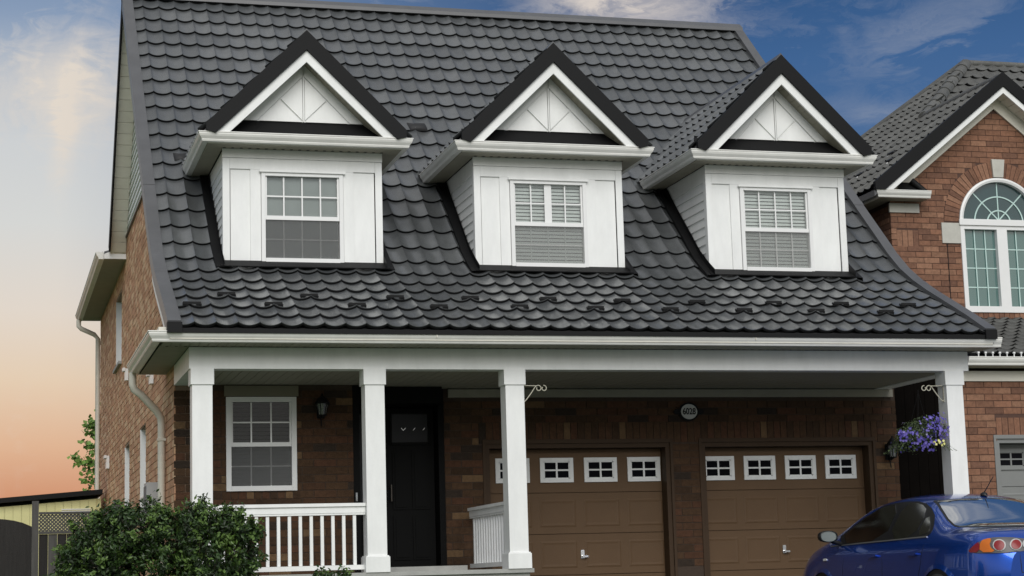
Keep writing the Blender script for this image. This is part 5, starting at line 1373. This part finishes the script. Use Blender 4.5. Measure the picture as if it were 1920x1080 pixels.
for s in (-1, 1):
    fn = lambda u, v, s=s: Vector((CX+s*0.4, CYR+u, CB+v)); D = (-s, 0, 0)
    ol = [(3.50, 0.962), (2.74, 1.350), (2.2, 1.385), (1.75, 1.365), (1.42, 1.255), (1.22, 1.08), (1.20, 1.02), (1.27, 0.995), (2.2, 0.965)]
    patch('window_trim', smooth_outline(ol, 1), fn, D, M_CBK, off=0.004, rings=5, seg=3)
    patch('side_window', smooth_outline([(3.36, 0.978), (2.72, 1.328), (2.16, 1.360), (2.16, 0.985)], 1), fn, D, M_CGL, off=0.008, rings=5, seg=4)
    patch('side_window', smooth_outline([(2.06, 0.985), (2.06, 1.360), (1.76, 1.345), (1.52, 1.255), (1.52, 1.00)], 1), fn, D, M_CGL, off=0.008, rings=5, seg=4)
    patch('side_window', smooth_outline([(1.47, 1.005), (1.47, 1.235), (1.28, 1.08), (1.26, 1.03)], 1), fn, D, M_CGL, off=0.008, rings=4, seg=4)
    patch('belt_strip', [(3.46, 0.952), (3.46, 0.962), (1.24, 0.998), (1.24, 0.986)], fn, D, mat('belt_chrome', (0.25, 0.25, 0.24), 0.4, metal=0.6), off=0.010, rings=2, seg=10)
    # door seams and handles
    for (a, b_) in (((3.08, 0.35), (3.02, 0.955)), ((2.10, 0.30), (2.11, 0.965)), ((1.28, 0.72), (1.22, 0.985)), ((1.28, 0.72), (1.45, 0.35))):
        patch('door_seam', [(a[0]-0.004, a[1]), (a[0]+0.004, a[1]), (b_[0]+0.004, b_[1]), (b_[0]-0.004, b_[1])], fn, D, M_CBK, off=0.001, rings=2, seg=6, lip=False)
    for u in (2.30, 1.42): patch('door_handle', smooth_outline([(u-0.09, 0.815), (u+0.09, 0.81), (u+0.09, 0.84), (u-0.09, 0.845)], 1), fn, D, M_CAR, off=0.028, rings=3, seg=2)
    patch('indicator', smooth_outline([(3.46, 0.80), (3.55, 0.80), (3.55, 0.825), (3.46, 0.825)], 1), fn, D, mat('clear_lens', (0.85, 0.85, 0.82), 0.2), off=0.012, rings=2, seg=2)
    # mirror
    mx = CX+s*1.00; my = CYR+3.14; mz = CG+1.06
    q = MB(); rows = []
    for k, (dy, sc) in enumerate(((-0.055, 0.86), (-0.05, 0.98), (-0.02, 1.0), (0.03, 0.92), (0.07, 0.65), (0.09, 0.2))):
        rows.append([(mx+0.105*sc*cos(t)*(1 if cos(t)*s > 0 else 1.05), my+dy, mz+0.064*sc*(abs(sin(t))**0.7)*(1 if sin(t) > 0 else -1)) for t in [2*pi*i/20 for i in range(20)]])
    q.grid(rows, 0, True, closed=True); q.face(rows[-1]); mr = q.build('door_mirror', M_CBK, car)
    q = MB(); q.face([(p[0]*0.90+mx*0.10, my-0.045, p[2]*0.90+mz*0.10) for p in rows[1]][::-1]); q.build('mirror_glass', mat('mirror_silver', (0.07, 0.09, 0.09), 0.3), mr)
    q = MB(); q.tube([(mx-s*0.07, my+0.02, mz-0.05), (CX+s*0.80, my+0.06, mz-0.085)], 0.025, 8); q.build('mirror_arm', M_CBK, mr)
# rear window and windscreen
fnR = lambda u, v: Vector((CX+u, CYR+0.8, CB+v))
rw = [(-0.60, 1.075), (-0.635, 1.10), (-0.50, 1.34), (-0.45, 1.365), (0.45, 1.365), (0.50, 1.34), (0.635, 1.10), (0.60, 1.075)]
patch('rear_window_trim', smooth_outline([(a*1.03, 1.22+(b_-1.22)*1.07) for a, b_ in rw], 1), fnR, (0, 1, 0), M_CBK, off=0.003, rings=8, seg=4)
patch('rear_window', smooth_outline(rw, 1), fnR, (0, 1, 0), M_CGR, off=0.007, rings=8, seg=4)
fnF = lambda u, v: Vector((CX+u, CYR+3.0, CB+v))
patch('windscreen', smooth_outline([(-0.68, 1.02), (-0.54, 1.36), (0.54, 1.36), (0.68, 1.02)], 2), fnF, (0, -1, 0), M_CGL, off=0.006, rings=8, seg=4)
# boot lid seams, tail lights, number plate lip
seams = [((-0.52, 1.05), (-0.50, 0.62)), ((0.52, 1.05), (0.50, 0.62)), ((-0.50, 0.62), (0.50, 0.62))]
for a, b_ in seams:
    dx, dz = (0.004, 0) if abs(a[0]-b_[0]) < 0.1 else (0, 0.004)
    patch('boot_seam', [(a[0]-dx, a[1]-dz), (a[0]+dx, a[1]+dz), (b_[0]+dx, b_[1]+dz), (b_[0]-dx, b_[1]-dz)], lambda u, v: Vector((CX+u, CYR, CB+v)), (0, 1, 0), M_CBK, off=0.001, rings=2, seg=6, lip=False)
M_RED = mat('red_lens', (0.22, 0.006, 0.008), 0.3); M_AMB = mat('amber_lens', (0.60, 0.15, 0.012), 0.3); M_CLR = mat('silver_lens', (0.45, 0.45, 0.44), 0.4)
M_HOUS = mat('lamp_housing', (0.10, 0.095, 0.095), 0.4)
for s in (-1, 1):
    dirn = Vector((-s*0.55, 1, 0)).normalized(); side = Vector((dirn.y*1, -dirn.x, 0))   # local horizontal across the lamp
    org = Vector((CX+s*0.66, CYR+0.10, CB))
    hv = Vector((-s, 0, 0)) - dirn*Vector((-s, 0, 0)).dot(dirn); hv.normalize()
    fnT = lambda u, v: org + hv*u + Vector((0, 0, v))
    o2 = [(-0.30, 0.815), (-0.21, 0.895), (-0.10, 0.945), (0.08, 0.945), (0.24, 0.925), (0.36, 0.895), (0.34, 0.84), (0.20, 0.815), (0.0, 0.800)]
    lamp = patch('tail_light', smooth_outline(o2, 1), fnT, dirn, M_HOUS, off=0.014, rings=6, seg=3)
    def lens(pts, m_, off): 
        return patch('lens', smooth_outline(pts, 1), fnT, dirn, m_, off=off, rings=4, seg=3, parent=lamp)
    lens([(-0.285, 0.818), (-0.22, 0.882), (-0.17, 0.915), (-0.175, 0.815)], M_RED, 0.020)
    lens([(-0.175, 0.815), (-0.16, 0.915), (-0.10, 0.935), (-0.06, 0.935), (-0.09, 0.87), (-0.03, 0.812)], M_AMB, 0.021)
    for (cx_, m_, r) in ((0.0, M_RED, 0.045), (0.145, M_RED, 0.043), (0.25, M_CLR, 0.036)):
        ring = [(cx_+(r+0.012)*cos(t), 0.872+(r+0.008)*sin(t)) for t in [2*pi*i/14 for i in range(14)]]
        patch('lens_ring', ring, fnT, dirn, M_CLR, off=0.022, rings=3, seg=1, parent=lamp)
        patch('lens', [(cx_+r*cos(t), 0.869+r*sin(t)) for t in [2*pi*i/14 for i in range(14)]], fnT, dirn, m_, off=0.028, rings=3, seg=1, parent=lamp)
# antenna at the rear of the roof
q = MB(); ay = CYR+1.66; az_c = CG+1.40; q.lathe((CX+0.10, ay, az_c+0.012), [(0.035, 0), (0.03, 0.022), (0.012, 0.035), (0, 0.036)], 10, sy=1.4); q.tube([(CX+0.10, ay, az_c+0.035), (CX+0.165, ay-0.10, az_c+0.20)], [0.006, 0.004], 6); q.build('antenna', M_CBK, car)
# wheels
for (wy) in (0.93, 3.565):
    for s in (-1, 1):
        c0 = Vector((CX+s*0.80, CYR+wy, CG+0.315)); q = MB()
        prof_ = [(0.20, -0.10), (0.30, -0.105), (0.315, -0.08), (0.317, 0.08), (0.30, 0.105), (0.20, 0.10)]
        q.grid([[(c0.x+d, c0.y+r*cos(2*pi*k/28), c0.z+r*sin(2*pi*k/28)) for k in range(28)] for r, d in prof_], 0, True, closed=True)
        wh = q.build('wheel', mat('tyre_rubber', (0.02, 0.02, 0.02), 0.8), car)
        q = MB(); q.grid([[(c0.x+s*d, c0.y+r*cos(2*pi*k/28), c0.z+r*sin(2*pi*k/28)) for k in range(28)] for r, d in ((0.21, 0.10), (0.20, 0.06), (0.05, 0.07), (0.001, 0.09))], 0, True, closed=True)
        for k in range(5):
            a = 2*pi*k/5; q.obox(c0+Vector((s*0.075, cos(a)*0.03-sin(a)*0.025, sin(a)*0.03+cos(a)*0.025)), (0, cos(a)*0.17, sin(a)*0.17), (0, sin(a)*0.05, -cos(a)*0.05), (s*0.025, 0, 0))
        q.build('rim', M_CHROME, wh)
        fnw = lambda u, v, s=s: Vector((CX+s*0.4, CYR+u, CB+v))
        R_ = 0.365; ol = [(wy+R_*cos(t), 0.315+R_*sin(t)) for t in [pi*i/14 for i in range(15)]] + [(wy-R_, 0.23), (wy+R_, 0.23)]
        patch('wheel_arch', ol, fnw, (-s, 0, 0), M_CBK, off=0.003, rings=4, seg=1)
        # fender lip standing proud round the arch
        q = MB(); rr1, rr2 = [], []
        for i in range(15):
            t = pi*i/14
            h1, n1, _, _ = bvh.ray_cast(Vector((CX+s*3, CYR+wy+(R_)*cos(t), CB+0.315+R_*sin(t))), Vector((-s, 0, 0))); h2, _, _, _ = bvh.ray_cast(Vector((CX+s*3, CYR+wy+(R_+0.05)*cos(t), CB+0.315+(R_+0.05)*sin(t))), Vector((-s, 0, 0)))
            if h1 and h2: rr1.append(h1+Vector((s*0.016, 0, 0))); rr2.append(h2+Vector((s*0.001, 0, 0)))
        if len(rr1) > 2: q.grid([rr1, rr2], 0, True); q.build('fender_lip', M_CAR, car)
